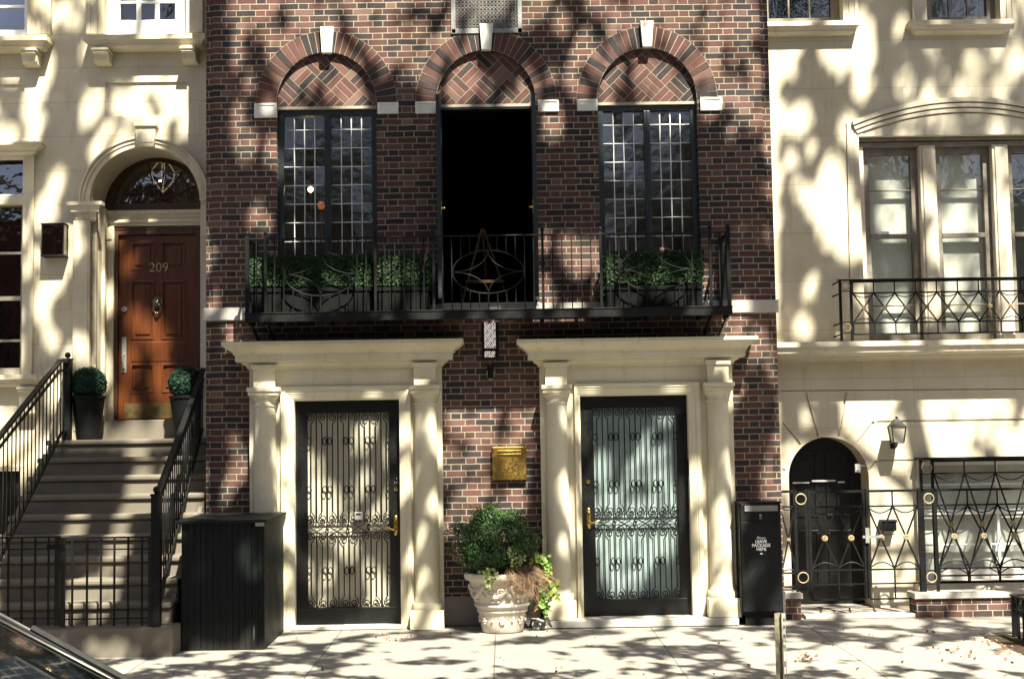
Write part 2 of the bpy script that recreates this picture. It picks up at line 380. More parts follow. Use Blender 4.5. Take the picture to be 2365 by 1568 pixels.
M = dict(
 brick=m_brick(), vbrick=m_island_brick('arch_brick'), basket=m_basket(), mortar=m_plain('mortar', (.33,.285,.22), .9, var=.2, vs=20, bump=.3),
 lime=m_stone('limestone_trim', (.63,.58,.44), (.36,.28,.14), .8, None, True),
 key=m_stone('white_keystone', (.72,.70,.64), (.4,.36,.3), .35),
 band=m_stone('grey_band_stone', (.40,.38,.34), (.2,.18,.15), .5),
 cream_l=m_stone('cream_limestone_facade', (.59,.54,.42), (.33,.26,.14), .75, (.40,.11)),
 cream_t=m_stone('cream_limestone_trim', (.60,.545,.41), (.24,.17,.08), .95, None, True),
 cream_r=m_stone('cream_stucco_facade', (.56,.515,.405), (.33,.27,.16), .8, (.55,.2), True),
 cream_rt=m_stone('cream_stucco_trim', (.56,.51,.405), (.26,.20,.12), .7),
 step=m_stone('brownstone_step', (.145,.128,.10), (.065,.056,.043), .6, None, False),
 base=m_stone('granite_base', (.20,.19,.175), (.1,.09,.08), .5, None, False),
 iron=m_plain('black_painted_iron', (.006,.0065,.007), .5, 0., .16, .4, 12, .15),
 iron2=m_plain('dark_grey_iron', (.008,.0085,.0085), .5, 0., .2, .4, 12, .2),
 black=m_plain('black_gloss_paint', (.005,.0055,.0055), .35, 0., .4, .3, 8, .08),
 wframe=m_plain('dark_green_window_paint', (.012,.018,.019), .35, 0., .5, .3, 8),
 came=m_plain('grey_lead_came', (.62,.63,.60), .45, .0, .4, .1, 20),
 brass=m_plain('polished_brass', (.62,.42,.13), .25, 1., .5, .25, 14, .06),
 brassd=m_plain('tarnished_brass', (.30,.195,.055), .42, 1., .5, .45, 9, .3, 55),
 gold=m_plain('gilt_rosette', (.33,.26,.145), .55, .5, .5, .25, 30),
 chrome=m_plain('bright_trim', (.16,.155,.145), .35, .8, .4, .1, 5),
 door=m_wood('varnished_oak_door', (.050,.014,.0045), (.12,.034,.008), .35, coat=.2),
 frame_wood=m_wood('dark_brown_door_frame', (.035,.016,.007), (.07,.03,.012), .45),
 shed=m_boards(),
 sash=m_plain('weathered_brown_sash', (.17,.15,.12), .6, 0., .4, .35, 10),
 white=m_plain('white_window_paint', (.70,.69,.67), .45, 0., .4, .08, 8),
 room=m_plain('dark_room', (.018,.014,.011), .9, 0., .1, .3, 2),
 glass=m_glass('window_glass', (.45,.47,.43), .03, .35, 1., 2.25),
 leaded_glass=m_glass('leaded_glass', (.45,.47,.43), .16, .5, .9, 2.2),
 glass_r=m_glass('curtained_glass', (.78,.80,.77), .05, .3, 1., 2.0),
 curtain=m_plain('pale_curtain', (.72,.72,.68), .8, 0., .2, .2, 2.5),
 curtain_d=m_plain('grey_blind', (.30,.31,.30), .8, 0., .2, .2, 2.5),
 dglass_l=m_plain('frosted_cream_glass', (.39,.37,.285), .35, 0., .4, .12, 3),
 dglass_r=m_plain('frosted_aqua_glass', (.21,.27,.262), .35, 0., .4, .12, 3),
 walk=m_walk(), asphalt=m_plain('asphalt', (.05,.05,.05), .9, 0., .3, .3, 3, .4, 120),
 kerb=m_stone('granite_kerb', (.33,.32,.30), (.2,.19,.18), .4, None, False),
 urn=m_stone('weathered_terracotta_urn', (.58,.52,.44), (.34,.24,.16), .5, None, True, .85, .6),
 box_l=m_leaf('boxwood_leaf', [(0,(.011,.036,.010)),(.5,(.026,.080,.018)),(.85,(.060,.14,.030)),(1,(.13,.21,.055))], .4),
 hedge_l=m_leaf('hedge_leaf', [(0,(.006,.020,.006)),(.6,(.015,.045,.013)),(.9,(.04,.09,.025)),(1,(.07,.115,.04))], .75),
 topi_l=m_leaf('topiary_leaf', [(0,(.003,.018,.010)),(.6,(.008,.042,.024)),(1,(.018,.065,.036))], .7),
 ivy_l=m_leaf('variegated_ivy_leaf', [(0,(.12,.17,.03)),(.5,(.30,.36,.12)),(1,(.55,.55,.32))], .5, .3),
 vine_l=m_leaf('vine_leaf', [(0,(.10,.22,.03)),(.7,(.22,.38,.07)),(.9,(.35,.30,.06)),(1,(.35,.17,.05))], .5, .35),
 tree_l=m_leaf('plane_tree_leaf', [(0,(.03,.07,.015)),(.6,(.06,.12,.025)),(1,(.11,.16,.04))], .5, .3),
 straw=m_leaf('dry_straw', [(0,(.12,.07,.035)),(.6,(.22,.135,.075)),(1,(.34,.24,.15))], .8, .1),
 litter=m_leaf('dead_leaf', [(0,(.06,.03,.015)),(.6,(.15,.07,.03)),(1,(.28,.15,.06))], .7, .15),
 bark=m_plain('tree_bark', (.14,.12,.09), .9, 0., .2, .45, 5, .7, 20),
 soil=m_plain('soil', (.045,.032,.022), .95, 0., .1, .4, 20, .7, 60),
 pot=m_plain('black_planter', (.005,.0055,.006), .6, 0., .15, .3, 8),
 lead_box=m_plain('dark_lead_planter', (.004,.0045,.0045), .7, 0., .12, .3, 8),
 galv=m_plain('weathered_galvanised_steel', (.26,.25,.215), .6, .2, .5, .35, 14, .3, 60),
 rust=m_plain('rusty_steel', (.17,.15,.10), .75, .1, .4, .5, 14, .4, 50),
 grey=m_plain('grey_metal', (.24,.24,.23), .45, .3, .5, .15, 14),
 ink=m_plain('white_lettering', (.9,.9,.88), .6, 0., .3, .03),
 car=m_plain('black_car_paint', (.006,.006,.007), .12, 0., .6, .2, 3),
 rubber=m_plain('rubber', (.015,.015,.015), .8, 0., .3, .2, 10),
 farbrick=m_plain('far_brick', (.16,.075,.055), .9, 0., .2, .3, 3), farstone=m_plain('far_stone', (.38,.33,.26), .9, 0., .2, .2, 2),
 bulb=m_emit('lamp_bulb', (1,.62,.28), 45), lampshade=m_emit('lit_amber_shade', (1,.28,.06), .16),
 glow_pane=m_emit('daylight_glow_pane', (1,.88,.78), .22),
)
n = NB('car_window_glass'); n.p.inputs['Coat Weight'].default_value = 1; M['carglass'] = n.fin((.004,.005,.004), .03, 0., .7)
# ------------------------------------------------------------------ ground
def slab(name, x0, x1, y0, y1, mat, zoff=0., th=.15, slope=True):
    b = MB(); z = lambda y: (.015*y if slope else 0)+zoff
    vs = [(x0,y0,z(y0)),(x1,y0,z(y0)),(x1,y1,z(y1)),(x0,y1,z(y1))]; vs += [(v[0],v[1],v[2]-th) for v in vs]
    b.add(vs, [(0,1,2,3),(7,6,5,4),(0,4,5,1),(1,5,6,2),(2,6,7,3),(3,7,4,0)])
    return b.build(name, mat)
CURB = -4.55
tag(slab('ground', -400, 400, -400, 400, M['asphalt'], -.34, .3, False), 'dark ground beneath the street and the houses', 'ground', kind='structure')
tag(slab('road', -60, 60, -13.42, CURB-.16, M['asphalt'], -.215, .1, False), 'asphalt roadway between the two kerbs', 'road', kind='structure')
tag(slab('pavement', -60, 60, CURB, 3.0, M['walk'], 0., .25), 'sunlit concrete pavement of large flags before the houses', 'pavement', kind='structure')
tag(slab('kerb', -60, 60, CURB-.16, CURB, M['kerb'], -.002, .3), 'granite kerb along the far pavement', 'kerb', kind='structure')
tag(slab('opposite_pavement', -60, 60, -20, -13.42, M['walk'], .145, .25), 'concrete pavement on the near side of the street', 'pavement', kind='structure')

# ------------------------------------------------------------------ brick townhouse
HB = thing('brick_townhouse', 'dark red flemish-bond brick townhouse with three blind arches and two limestone door porticos', 'house', (0, 0, 0))
XL, XR = WX(491.5, 600, 0), WX(1770.5, 600, 0); XLo, XRo = WX(476, 600, .03), WX(1789, 600, .03); ZT = 9.6
XC = WX(1127.5, 630, 0)
def arch_pts(xc, hw, zs, rise, n=28, rev=False):
    p = [(xc+hw*cos(pi*i/n), zs+rise*sin(pi*i/n)) for i in range(n+1)]
    return p[::-1] if rev else p
ARCH = []
for (a, b, ys, ya, yb) in ((640.2, 870.2, 241, 122.5, 700), (1010, 1241.5, 235, 116, 697.5), (1383.7, 1616, 228.7, 110.7, 694)):
    x0, x1, z0, zs = RC(a, b, ys, yb, 0); ARCH.append(((x0+x1)/2, (x1-x0)/2, zs, WZ((a+b)/2, ya, 0)-zs))
ZSILL = WZ(1128, 699.5, 0); ZS = sum(a[2] for a in ARCH)/3; HW = sum(a[1] for a in ARCH)/3; RI = sum(a[3] for a in ARCH)/3
ARCH = [(a[0], HW, ZS, RI) for a in ARCH]
# portico openings
P1 = RC(679.7, 924.3, 923.5, 1431, -.1); P2 = RC(1343.7, 1594.5, 912.5, 1420, -.1)
holes = [[(xc-hw, ZSILL), (xc+hw, ZSILL)]+arch_pts(xc, hw, zs, r)[0:] for xc, hw, zs, r in ARCH]
for p in (P1, P2): holes.append([(p[0]-.05, .012), (p[1]+.05, .012), (p[1]+.05, p[3]+.05), (p[0]-.05, p[3]+.05)])
TR = RC(1112, 1152, 744, 830, 0)      # small screened window between the porticos
holes.append([(TR[0], TR[2]), (TR[1], TR[2]), (TR[1], TR[3]), (TR[0], TR[3])])
VE = RC(1042.5, 1205, 0, 77, 0); VZ = VE[2]
b = MB(); b.prismpoly([(XL, .004), (XR, .004), (XR, ZT), (XL, ZT)], holes, 0, .32)
b.box(XLo, XL-.006, .03, .32, .004, ZT); b.box(XR+.006, XRo, .03, .32, .004, ZT)
b.box(XL-.006, XL, .06, .31, .004, ZT); b.box(XR, XR+.006, .06, .31, .004, ZT)
b.box(XLo, XLo+.25, .33, 9, 0, ZT); b.box(XRo-.25, XRo, .33, 9, 0, ZT)
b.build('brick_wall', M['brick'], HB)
b = MB(); b.box(XLo-.05, XRo+.05, -.12, .35, ZT, ZT+.25); b.build('parapet', M['band'], HB)
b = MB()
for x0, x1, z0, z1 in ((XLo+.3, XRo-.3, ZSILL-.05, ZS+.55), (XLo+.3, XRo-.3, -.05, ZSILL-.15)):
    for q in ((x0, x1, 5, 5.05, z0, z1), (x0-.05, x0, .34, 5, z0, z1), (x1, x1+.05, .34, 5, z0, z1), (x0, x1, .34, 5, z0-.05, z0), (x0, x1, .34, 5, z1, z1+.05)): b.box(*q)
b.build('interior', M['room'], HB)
# ring of voussoirs, tympanum, keystone, imposts
RO = (1.0*(WX(918, 200, 0)-WX(591.5, 200, 0)))/2
for k, (xc, hw, zs, ri) in enumerate(ARCH):
    g = MB(); g.prismpoly(arch_pts(xc, RO, zs, RO*ri/hw)+arch_pts(xc, hw, zs, ri, rev=True), [], -.004, .02)
    g.build('arch_mortar', M['mortar'], HB)
    g = MB(); N = 29; kk = RO-hw
    for i in range(N):
        t0 = pi*(i+.06)/N; t1 = pi*(i+.94)/N
        if abs((t0+t1)/2-pi/2) < .085: continue
        q = []
        for t, e in ((t0, .004), (t0, kk-.004), (t1, kk-.004), (t1, .004)):
            r = hw+e; q.append((xc+r*cos(t), zs+r*ri/hw*sin(t)))
        w = .006*(1 if (i % 5) else .5); g.prismpoly(q, [], -.007-random.random()*.003, .01)
    g.build('arch_ring', M['vbrick'], HB)
    g = MB(); g.prismpoly([(xc+hw+.01, zs-.015)]+arch_pts(xc, hw+.01, zs, ri+.01)[1:-1]+[(xc-hw-.01, zs-.015)], [], .055, .2)
    g.build('tympanum', M['basket'], HB)
    g = MB(); g.box(xc-hw+.005, xc+hw-.005, .05, .2, zs-.045, zs-.016); g.build('lintel_strip', M['mortar'], HB)
    kz = ((61.5, 122), (54.5, 115), (48, 108))[k]; kx = ((738.7, 770, 743, 765.5), (1107.5, 1138.5, 1112, 1134), (1478.7, 1509.6, 1484.6, 1505.7))[k]
    mx = sum(kx[:2])/2; zt = WZ(mx, kz[0], -.06); zb = WZ(mx, kz[1], -.06)
    g = MB(); g.prismpoly([(WX(kx[2], kz[1], -.06), zb), (WX(kx[3], kz[1], -.06), zb), (WX(kx[1], kz[0], -.06), zt), (WX(kx[0], kz[0], -.06), zt)], [], -.06, .01)
    g.build('keystone', M['key'], HB, bevel=.006)
    im = (((587.6, 639.5, 239, 272), (872, 920, 237, 263)), ((959.3, 1006.8, 235, 262.5), (1242.5, 1290.5, 231, 258)), ((1332.8, 1380, 229.5, 256), (1617.5, 1668, 225, 255.5)))[k]
    for r in im:
        x0, x1, z0, z1 = RC(r[0], r[1], r[2], r[3], -.02)
        g = MB(); g.box(x0, x1, -.02, .01, z0, z1)
        for q in ((x0, x1, z1-.02, z1), (x0, x1, z0, z0+.022), (x0, x0+.025, z0+.022, z1-.02), (x1-.025, x1, z0+.022, z1-.02)): g.box(q[0], q[1], -.028, -.019, q[2], q[3])
        g.build('impost_block', M['key'], HB, bevel=.003)
b = MB(); x0, x1, z0, z1 = RC(473, 1797, 701.5, 730.5, -.03); b.box(XLo-.02, XRo+.02, -.03, .05, z0, z1)
b.build('stone_band', M['band'], HB, bevel=.005); ZBAND = z1
b = MB(); b.box(XLo, P1[0]-.5, -.025, .03, .004, .30); b.box(WX(1019, 1400, 0), WX(1249, 1400, 0), -.03, .03, .004, WZ(1130, 1375, 0)); b.box(P2[1]+.45, XRo, -.025, .03, .004, .30)
build_split(b, 'base_course', M['base'], HB, bevel=.005)
# ventilation grille
b = MB(); x0, x1, z0, z1 = RC(1042.5, 1205, 0, 77, -.015); z1 = z0+.72
for q in ((x0, x1, z0, z0+.05), (x0, x1, z1-.05, z1), (x0, x0+.045, z0, z1), (x1-.045, x1, z0, z1)): b.box(q[0], q[1], -.02, .005, q[2], q[3])
vg = b.build('vent_frame', M['grey'], HB, bevel=.003)
b = MB(); nx = 17
for i in range(nx):
    for j in range(15):
        cx = x0+.045+(x1-x0-.09)*(i+.5)/nx; cz = z0+.05+(z1-z0-.1)*(j+.5)/15; r = .0165
        b.tube([(cx+r*cos(2*pi*a/6), -.008, cz+r*sin(2*pi*a/6)) for a in range(6)], .0042, 4, closed=True)
    b.bar((cx, -.008, z0+.05), (cx, -.008, z1-.05), .004)
b.build('vent_lattice', M['grey'], vg)
b = MB(); b.box(x0+.04, x1-.04, .0005, .006, z0+.045, z1-.045); b.build('vent_back', M['room'], vg)

def leaded(parent, x0, x1, zt, zb, Y, ncol, z_first, pitch, fr=.055, mid=.066, name='window'):
    """pair of leaded casements"""
    b = MB(); xm = (x0+x1)/2
    b.box(x0, x0+fr*1.1, Y-.03, Y+.06, zb, zt); b.box(x1-fr*1.1, x1, Y-.03, Y+.06, zb, zt)
    b.box(x0+fr*1.1, x1-fr*1.1, Y-.03, Y+.06, zt-.085, zt); b.box(x0+fr*1.1, x1-fr*1.1, Y-.03, Y+.06, zb, zb+.09)
    b.box(xm-mid/2, xm+mid/2, Y-.04, Y+.05, zb+.09, zt-.085); b.box(xm-.006, xm+.006, Y-.048, Y-.03, zb+.09, zt-.085)
    w = b.build(name, M['wframe'], parent, bevel=.004)
    c = MB(); p = MB()
    for a0, a1 in ((x0+fr*1.1, xm-mid/2), (xm+mid/2, x1-fr*1.1)):
        xs = [a0+(a1-a0)*i/ncol for i in range(ncol+1)]
        zs = [zt-.085]; z = z_first
        while z > zb+.13: zs.append(z); z -= pitch
        zs.append(zb+.09)
        for i in range(1, ncol):
            pts = [(xs[i]+random.gauss(0, .0012), Y, zz) for zz in zs]; c.tube(pts, [.0056+random.random()*.0008 for _ in zs], 5)
        for zz in zs[1:-1]:
            c.tube([(x+0, Y, zz+random.gauss(0, .001)) for x in xs], [.0053+random.random()*.0008 for _ in xs], 5)
        for i in range(ncol):
            for j in range(len(zs)-1):
                t = random.gauss(0, .010); q = random.gauss(0, .016); cx = (xs[i]+xs[i+1])/2; cz = (zs[j]+zs[j+1])/2
                p.add([(xx, Y+.004+(xx-cx)*t+(zz-cz)*q, zz) for xx, zz in ((xs[i], zs[j+1]), (xs[i+1], zs[j+1]), (xs[i+1], zs[j]), (xs[i], zs[j]))], [(0,1,2,3)])
    c.build('lead_cames', M['came'], w, smooth=True); p.build('leaded_panes', M['leaded_glass'], w)
    return w
for k in (0, 2):
    xc, hw, zs, ri = ARCH[k]; zf = WZ(755 if k == 0 else 1500, 300.5 if k == 0 else 289, .12)
    leaded(HB, xc-hw+.002, xc+hw-.002, zs-.02, ZSILL, .12, 4, zf, .2015)
# open french doors
xc, hw, zs, ri = ARCH[1]
b = MB(); b.box(xc-hw, xc-hw+.04, .06, .2, ZSILL, zs-.02); b.box(xc+hw-.04, xc+hw, .06, .2, ZSILL, zs-.02); b.box(xc-hw+.04, xc+hw-.04, .06, .2, zs-.07, zs-.02)
dfm = b.build('balcony_door_frame', M['wframe'], HB, bevel=.004)
for s in (-1, 1):
    X = xc+s*(hw-.035); y0, y1 = -.44, .06; z0, z1 = ZSILL+.012, zs-.02; t = .022
    g = MB(); g.box(X-t, X+t, y0, y0+.06, z0, z1); g.box(X-t, X+t, y1-.06, y1, z0, z1); g.box(X-t, X+t, y0+.06, y1-.06, z1-.08, z1); g.box(X-t, X+t, y0+.06, y1-.06, z0, z0+.25)
    lf = g.build('door_leaf', M['wframe'], HB, bevel=.004)
    g = MB()
    for i in (1, 2, 3): g.bar((X, y0+.06+.38*i/4, z0+.25), (X, y0+.06+.38*i/4, z1-.08), .008)
    for i in range(1, 9): zz = z0+.25+(z1-z0-.33)*i/9; g.bar((X, y0+.06, zz), (X, y1-.06, zz), .008)
    g.build('lead_cames', M['came'], lf)
    g = MB(); g.box(X-.003, X+.003, y0+.06, y1-.06, z0+.25, z1-.08); g.build('leaded_panes', M['glass'], lf)
    g = MB(); zz = WZ(1040, 481, -.4); g.tube([(X-s*.022, y0+.03, zz), (X-s*.06, y0+.03, zz), (X-s*.06, y0+.10, zz-.01)], .008); g.box(X-s*.022-.004, X-s*.022+.004, y0+.015, y0+.045, zz-.08, zz+.08); g.build('door_handle', M['brass'], lf)
b = MB(); b.box(xc-hw, xc+hw, -.035, .32, ZSILL-.03, ZSILL); b.build('door_sill', M['band'], HB, bevel=.004)
# small screened window
x0, x1, z0, z1 = TR
b = MB(); b.box(x0, x0+.022, .0, .1, z0, z1); b.box(x1-.022, x1, .0, .1, z0, z1); b.box(x0+.022, x1-.022, .0, .1, z0, z0+.022)
tw = b.build('transom_window', M['black'], HB)
b = MB(); b.box(x0+.022, x1-.022, .06, .065, z0+.022, z1); b.build('dark_glass', M['black'], tw)
a0, a1, c0, c1 = RC(1118.5, 1145, 746, 826, .05); b = MB(); b.box(a0, a1, .045, .052, c0+.10, c1+.03); b.box(a0, a1-.01, .045, .052, c0, c0+.07); b.build('glowing_pane', M['glow_pane'], tw)  # pane glows by itself, standing in for daylight through the house
b = MB()
for i in range(7): xx = a0+(a1-a0)*i/6; b.bar((xx, .037, c0-.02), (xx, .037, c1+.03), .0028)
for j in range(20):
    zz = c0-.02+(c1-c0+.05)*j/19
    for i in range(7): b.ball((a0+(a1-a0)*(i+.5*(j % 2))/6.5, .034, zz), 0.0075 if (i*3+j*5) % 4 else .010, 6)
b.bar((a0-.02, .03, c0+.085), (a1+.02, .03, c0+.085), .03)
b.build('pierced_screen', M['black'], tw)

# ------------------------------------------------------------------ porticos
def portico(cpx, ctop, bedpx, pil_y, cols, dos, aba, door, arch_o, arch_y, zfloor, baseY):
    """pixel readings -> one limestone door surround with its columns and security door"""
    sc = 14.66/FPX; mid = sum(cpx)/2; zt = WZ(mid, ctop, -.38)
    xb0, xb1 = WX(bedpx[0], pil_y, -.13), WX(bedpx[1], pil_y, -.13)
    xt0, xt1 = WX(cpx[0], ctop, -.38), WX(cpx[1], ctop, -.38); e = ((xb0-xt0)+(xt1-xb1))/2
    off = lambda d: zt-d*sc
    base = .13; k = e/(.38-base)
    prof = [(0, 0), (.38, 0), (.38, 8), (.367, 9), (.36, 12), (.34, 16), (.31, 20), (.285, 23.5), (.275, 27), (.275, 29.5), (.257, 30), (.257, 44), (.25, 45), (.20, 45.5), (.196, 49), (.17, 53), (.15, 55.5), (.145, 60), (.13, 60.5), (.13, 63), (0, 63)]
    g = MB(); prof = [(p, off(d)) for p, d in prof]; bb = len(g.v)
    for p, z in prof:
        ex = (p-base)*k if p > base else 0
        g.v += [(xb0-ex, .0, z), (xb0-ex, -p, z), (xb1+ex, -p, z), (xb1+ex, .0, z)]
    for i in range(len(prof)-1):
        for j in range(3): a = bb+i*4+j; g.f.append((a, a+4, a+5, a+1)); g.m.append(0)
    # surround wall with door opening
    x0, x1, zb, zo = door
    root = MB(); zf = off(62)
    root.prismpoly([(xb0, zfloor), (x0, zfloor), (x0, zo), (x1, zo), (x1, zfloor), (xb1, zfloor), (xb1, zf), (xb0, zf)], [], -.10, .12)
    P = root.build('door_portico', M['lime'], HB, bevel=.004)
    g.build('cornice', M['lime'], P, auto=35)
    ao0, ao1 = WX(arch_o[0], 1100, -.12), WX(arch_o[1], 1100, -.12); az = WZ(mid, arch_y, -.12)
    def U(a0, a1, at, i0, i1, it, y0, y1):
        return g.prismpoly([(a0, zfloor), (i0, zfloor), (i0, it), (i1, it), (i1, zfloor), (a1, zfloor), (a1, at), (a0, at)], [], y0, y1)
    g = MB(); d0, d1, dz = x0-ao0, ao1-x1, az-zo
    U(ao0, ao1, az, ao0+d0*.38, ao1-d1*.38, az-dz*.34, -.145, -.101); U(ao0+d0*.38, ao1-d1*.38, az-dz*.34, ao0+d0*.52, ao1-d1*.52, az-dz*.5, -.135, -.101)
    # splayed inner band
    a = [(ao0+d0*.52, ao1-d1*.52, az-dz*.5, -.132), (x0-.02, x1+.02, zo+.02, -.113), (x0+.002, x1-.002, zo-.002, -.1), (x0+.002, x1-.002, zo-.002, .12)]
    bb = len(g.v)
    for q0, q1, qz, y in a: g.v += [(q0, y, zfloor), (q0, y, qz), (q1, y, qz), (q1, y, zfloor)]
    for i in range(3):
        for j in range(3): c = bb+i*4+j; g.f.append((c, c+4, c+5, c+1)); g.m.append(0)
    g.build('architrave', M['lime'], P, bevel=.003)
    for (c0, c1), (q0, q1), (u0, u1) in zip(cols, dos, aba):
        ya = -.15; xm = (WX(q0, 860, -.2)+WX(q1, 860, -.2))/2; r = (WX(c1, 1000, -.2)-WX(c0, 1000, -.2))/2
        hwA = (WX(u1, 900, -.24)-WX(u0, 900, -.24))/2; hwD = (WX(q1, 860, -.2)-WX(q0, 860, -.2))/2
        za = off(105); g = MB()
        g.box(xm-hwD, xm+hwD, -.215, -.1, za, zf); g.box(xm-hwD-.02, xm+hwD+.02, -.235, -.1, zf-.004, zf+.045)
        g.build('capital_block', M['lime'], P, bevel=.003)
        g = MB(); H = za-zfloor; pl = .19; yc = -.13
        prof = [(r*1.30, pl), (r*1.36, pl+.02), (r*1.36, pl+.05), (r*1.28, pl+.072), (r*1.15, pl+.076), (r*1.13, pl+.098), (r*1.06, pl+.11), (r*1.05, pl+.15)]
        for i in range(9): t = i/8; prof.append((r*(1.05-.11*t**1.6), pl+.15+(H-pl-.15-.20)*t))
        hh = H-.2
        prof += [(r*.94, hh), (r*1.03, hh+.004), (r*1.05, hh+.012), (r*1.03, hh+.02), (r*.95, hh+.024), (r*.95, hh+.06), (r*1.02, hh+.064), (r*1.02, hh+.072), (r*1.16, hh+.09), (r*1.24, hh+.105), (r*1.24, hh+.118)]
        g.lathe(xm, yc, prof, 40, 0, zfloor)
        cm = g = g; col = g.build('column', M['lime'], P, auto=40)
    # capitals (square abacus) and plinths
        g = MB(); g.box(xm-hwA+.012, xm+hwA-.012, -.275, -.1, za-.085, za-.045); g.box(xm-hwA, xm+hwA, -.29, -.1, za-.045, za)
        g.build('abacus', M['lime'], P, bevel=.004)
        g = MB(); g.box(xm-r*1.42, xm+r*1.42, yc-r*1.42, -.1, zfloor+.001, zfloor+pl); g.build('plinth', M['lime'], P, bevel=.004)
    return P, (x0, x1, zfloor, zo)
p1, D1 = portico((512, 1070), 785.5, (574.7, 1019.5), 870, ((589, 641), (958, 1012)), ((585.5, 635), (955.6, 1006.6)), ((569, 645), (943, 1016)), P1, (649, 950), 891.5, .0, 0)
p2, D2 = portico((1196.5, 1754.7), 779.5, (1246, 1692), 865, ((1263, 1314), (1634, 1686)), ((1259, 1309), (1633, 1682)), ((1250.5, 1320), (1623.5, 1695.5)), P2, (1329.6, 1621), 884, .075, 0)
b = MB(); x0 = WX(1228, 1420, -.34); b.box(x0, WX(1706, 1420, -.34), -.36, .15, .002, .074); b.build('door_step', M['band'], HB, bevel=.006)
b = MB(); b.box(P1[0]-.02, P1[1]+.02, -.2, .15, .002, .035); b.build('threshold', M['band'], HB, bevel=.006)

def spiral(cx, cz, r, a0, turns, sgn, n=16):
    return [(cx+r*(1-.78*i/n)*cos(a0+sgn*turns*2*pi*i/n), cz+r*(1-.78*i/n)*sin(a0+sgn*turns*2*pi*i/n)) for i in range(n+1)]
def secure_door(D, mat_glass, gx, gy, bandy, ringy, hand, name):
    """black steel door with scrolled grille"""
    x0, x1, z0, z1 = D; Y = .03; k0, k1 = WX(gx[0], 1150, Y), WX(gx[1], 1150, Y); mid = sum(gx)/2
    zt, zb = WZ(mid, gy[0], Y), WZ(mid, gy[1], Y); b0, b1 = WZ(mid, bandy[1], Y), WZ(mid, bandy[0], Y)
    g = MB(); zf = z0+.035 if z0 < .05 else z0+.002
    g.box(x0+.003, k0, Y-.03, Y+.05, zf, z1-.003); g.box(k1, x1-.003, Y-.03, Y+.05, zf, z1-.003)
    g.box(k0, k1, Y-.03, Y+.05, zt, z1-.003); g.box(k0, k1, Y-.03, Y+.05, zf, zb)
    g.box(x0+.04, x0+.045, Y-.034, Y-.029, zf, z1-.05); g.box(x1-.05, x1-.045, Y-.034, Y-.029, zf, z1-.05); g.box(x0+.045, x1-.05, Y-.036, Y-.029, zb-.018, zb-.004)
    d = g.build(name, M['black'], HB, bevel=.003)
    g = MB(); g.box(k0, k1, Y+.02, Y+.028, zb, zt); g.build('frosted_glass', mat_glass, d)
    g = MB(); Yg = Y-.012; p = (k1-k0)/15.2; r = .0066
    def half(za, zb_):
        R = p*.80
        for i in range(8):
            xs = k0+p*(.65+2*i)-0*p; sg = 1 if i % 2 == 0 else -1      # this bar leans to the straight bar beside it
            path = []
            for zz, s in ((za, -1), (zb_, 1)):
                q = [(xs, zz+s*2.4*R), (xs+sg*R*.55, zz+s*1.75*R), (xs+sg*R*.78, zz+s*1.2*R)]
                sp = spiral(xs-sg*.12*R, zz+s*1.0*R, R*.9, 0 if sg > 0 else pi, 1.45, (1 if s < 0 else -1)*sg)
                path.append(q+sp)
            full = path[0][::-1]+path[1]
            g.tube([(a, Yg, c) for a, c in full], r*.85, 5)
        for i in range(7):
            xs = k0+p*(1.65+2*i); g.tube([(xs, Yg, za), (xs, Yg, zb_)], r, 5)
    half(zt, b1); half(b0, zb)
    for py in ringy:
        zz = WZ(mid, py, Y)
        for xi in (.3, 3.65, 7.65, 11.65, 15.0):
            for s in ((-.5, .5) if 1 < xi < 14 else (0,)):
                cx = k0+p*(xi+s); rx, rz = p*.36, .040
                g.tube([(cx+rx*cos(2*pi*a/12), Yg-.008, zz+rz*sin(2*pi*a/12)) for a in range(12)], .0052, 5, closed=True)
                g.ball((cx+(rx+.004)*(1 if s >= 0 else -1), Yg-.01, zz), .008, 6)
    for zz in (b0, b1): g.bar((k0, Yg, zz), (k1, Yg, zz), .012, .008)
    for i in range(4):
        a0 = k0+(k1-k0)*i/4+.012; a1 = k0+(k1-k0)*(i+1)/4-.03
        g.bar((a0, Yg, b0), (a1, Yg, b1), .006); g.bar((a0, Yg, b1), (a1, Yg, b0), .006)
        for q in range(9):
            t = 2*pi*q/9; g.ball((a1+.022+.012*cos(t), Yg, (b0+b1)/2+.030*sin(t)), .008, 6)
    g.build('iron_grille', M['iron'], d, smooth=True)
    px, py0, py1, lev, dead = hand
    hx = WX(px, 1200, Y-.03); h0, h1 = WZ(px, py1, Y), WZ(px, py0, Y); g = MB()
    g.prismpoly([(hx-.022, h0+.02), (hx-.012, h0), (hx+.012, h0), (hx+.022, h0+.02), (hx+.022, h1-.02), (hx+.012, h1), (hx-.012, h1), (hx-.022, h1-.02)], [], Y-.04, Y-.031)
    zl = h0+.065; g.tube([(hx, Y-.04, zl), (hx, Y-.075, zl), (hx+lev*.03, Y-.08, zl-.005), (hx+lev*.07, Y-.078, zl+.012), (hx+lev*.10, Y-.076, zl+.022), (hx+lev*.125, Y-.076, zl+.016)], [.013, .011, .010, .009, .008, .006], 8)
    g.ball((hx, Y-.045, h1-.05), .014, 8)
    g.build('lever_handle', M['brass'], d, smooth=True)
    g = MB(); dz = WZ(px, dead, Y); g.tube([(hx, Y-.029, dz), (hx, Y-.045, dz)], .022, 14); g.build('deadbolt', M['brass'], d, smooth=False)
    return d
d1 = secure_door(D1, M['dglass_l'], (711, 900.6), (953.8, 1401), (1204.8, 1228.5), (1018, 1130, 1317), (914.5, 1188, 1235, -1, 1129.5), 'security_door')
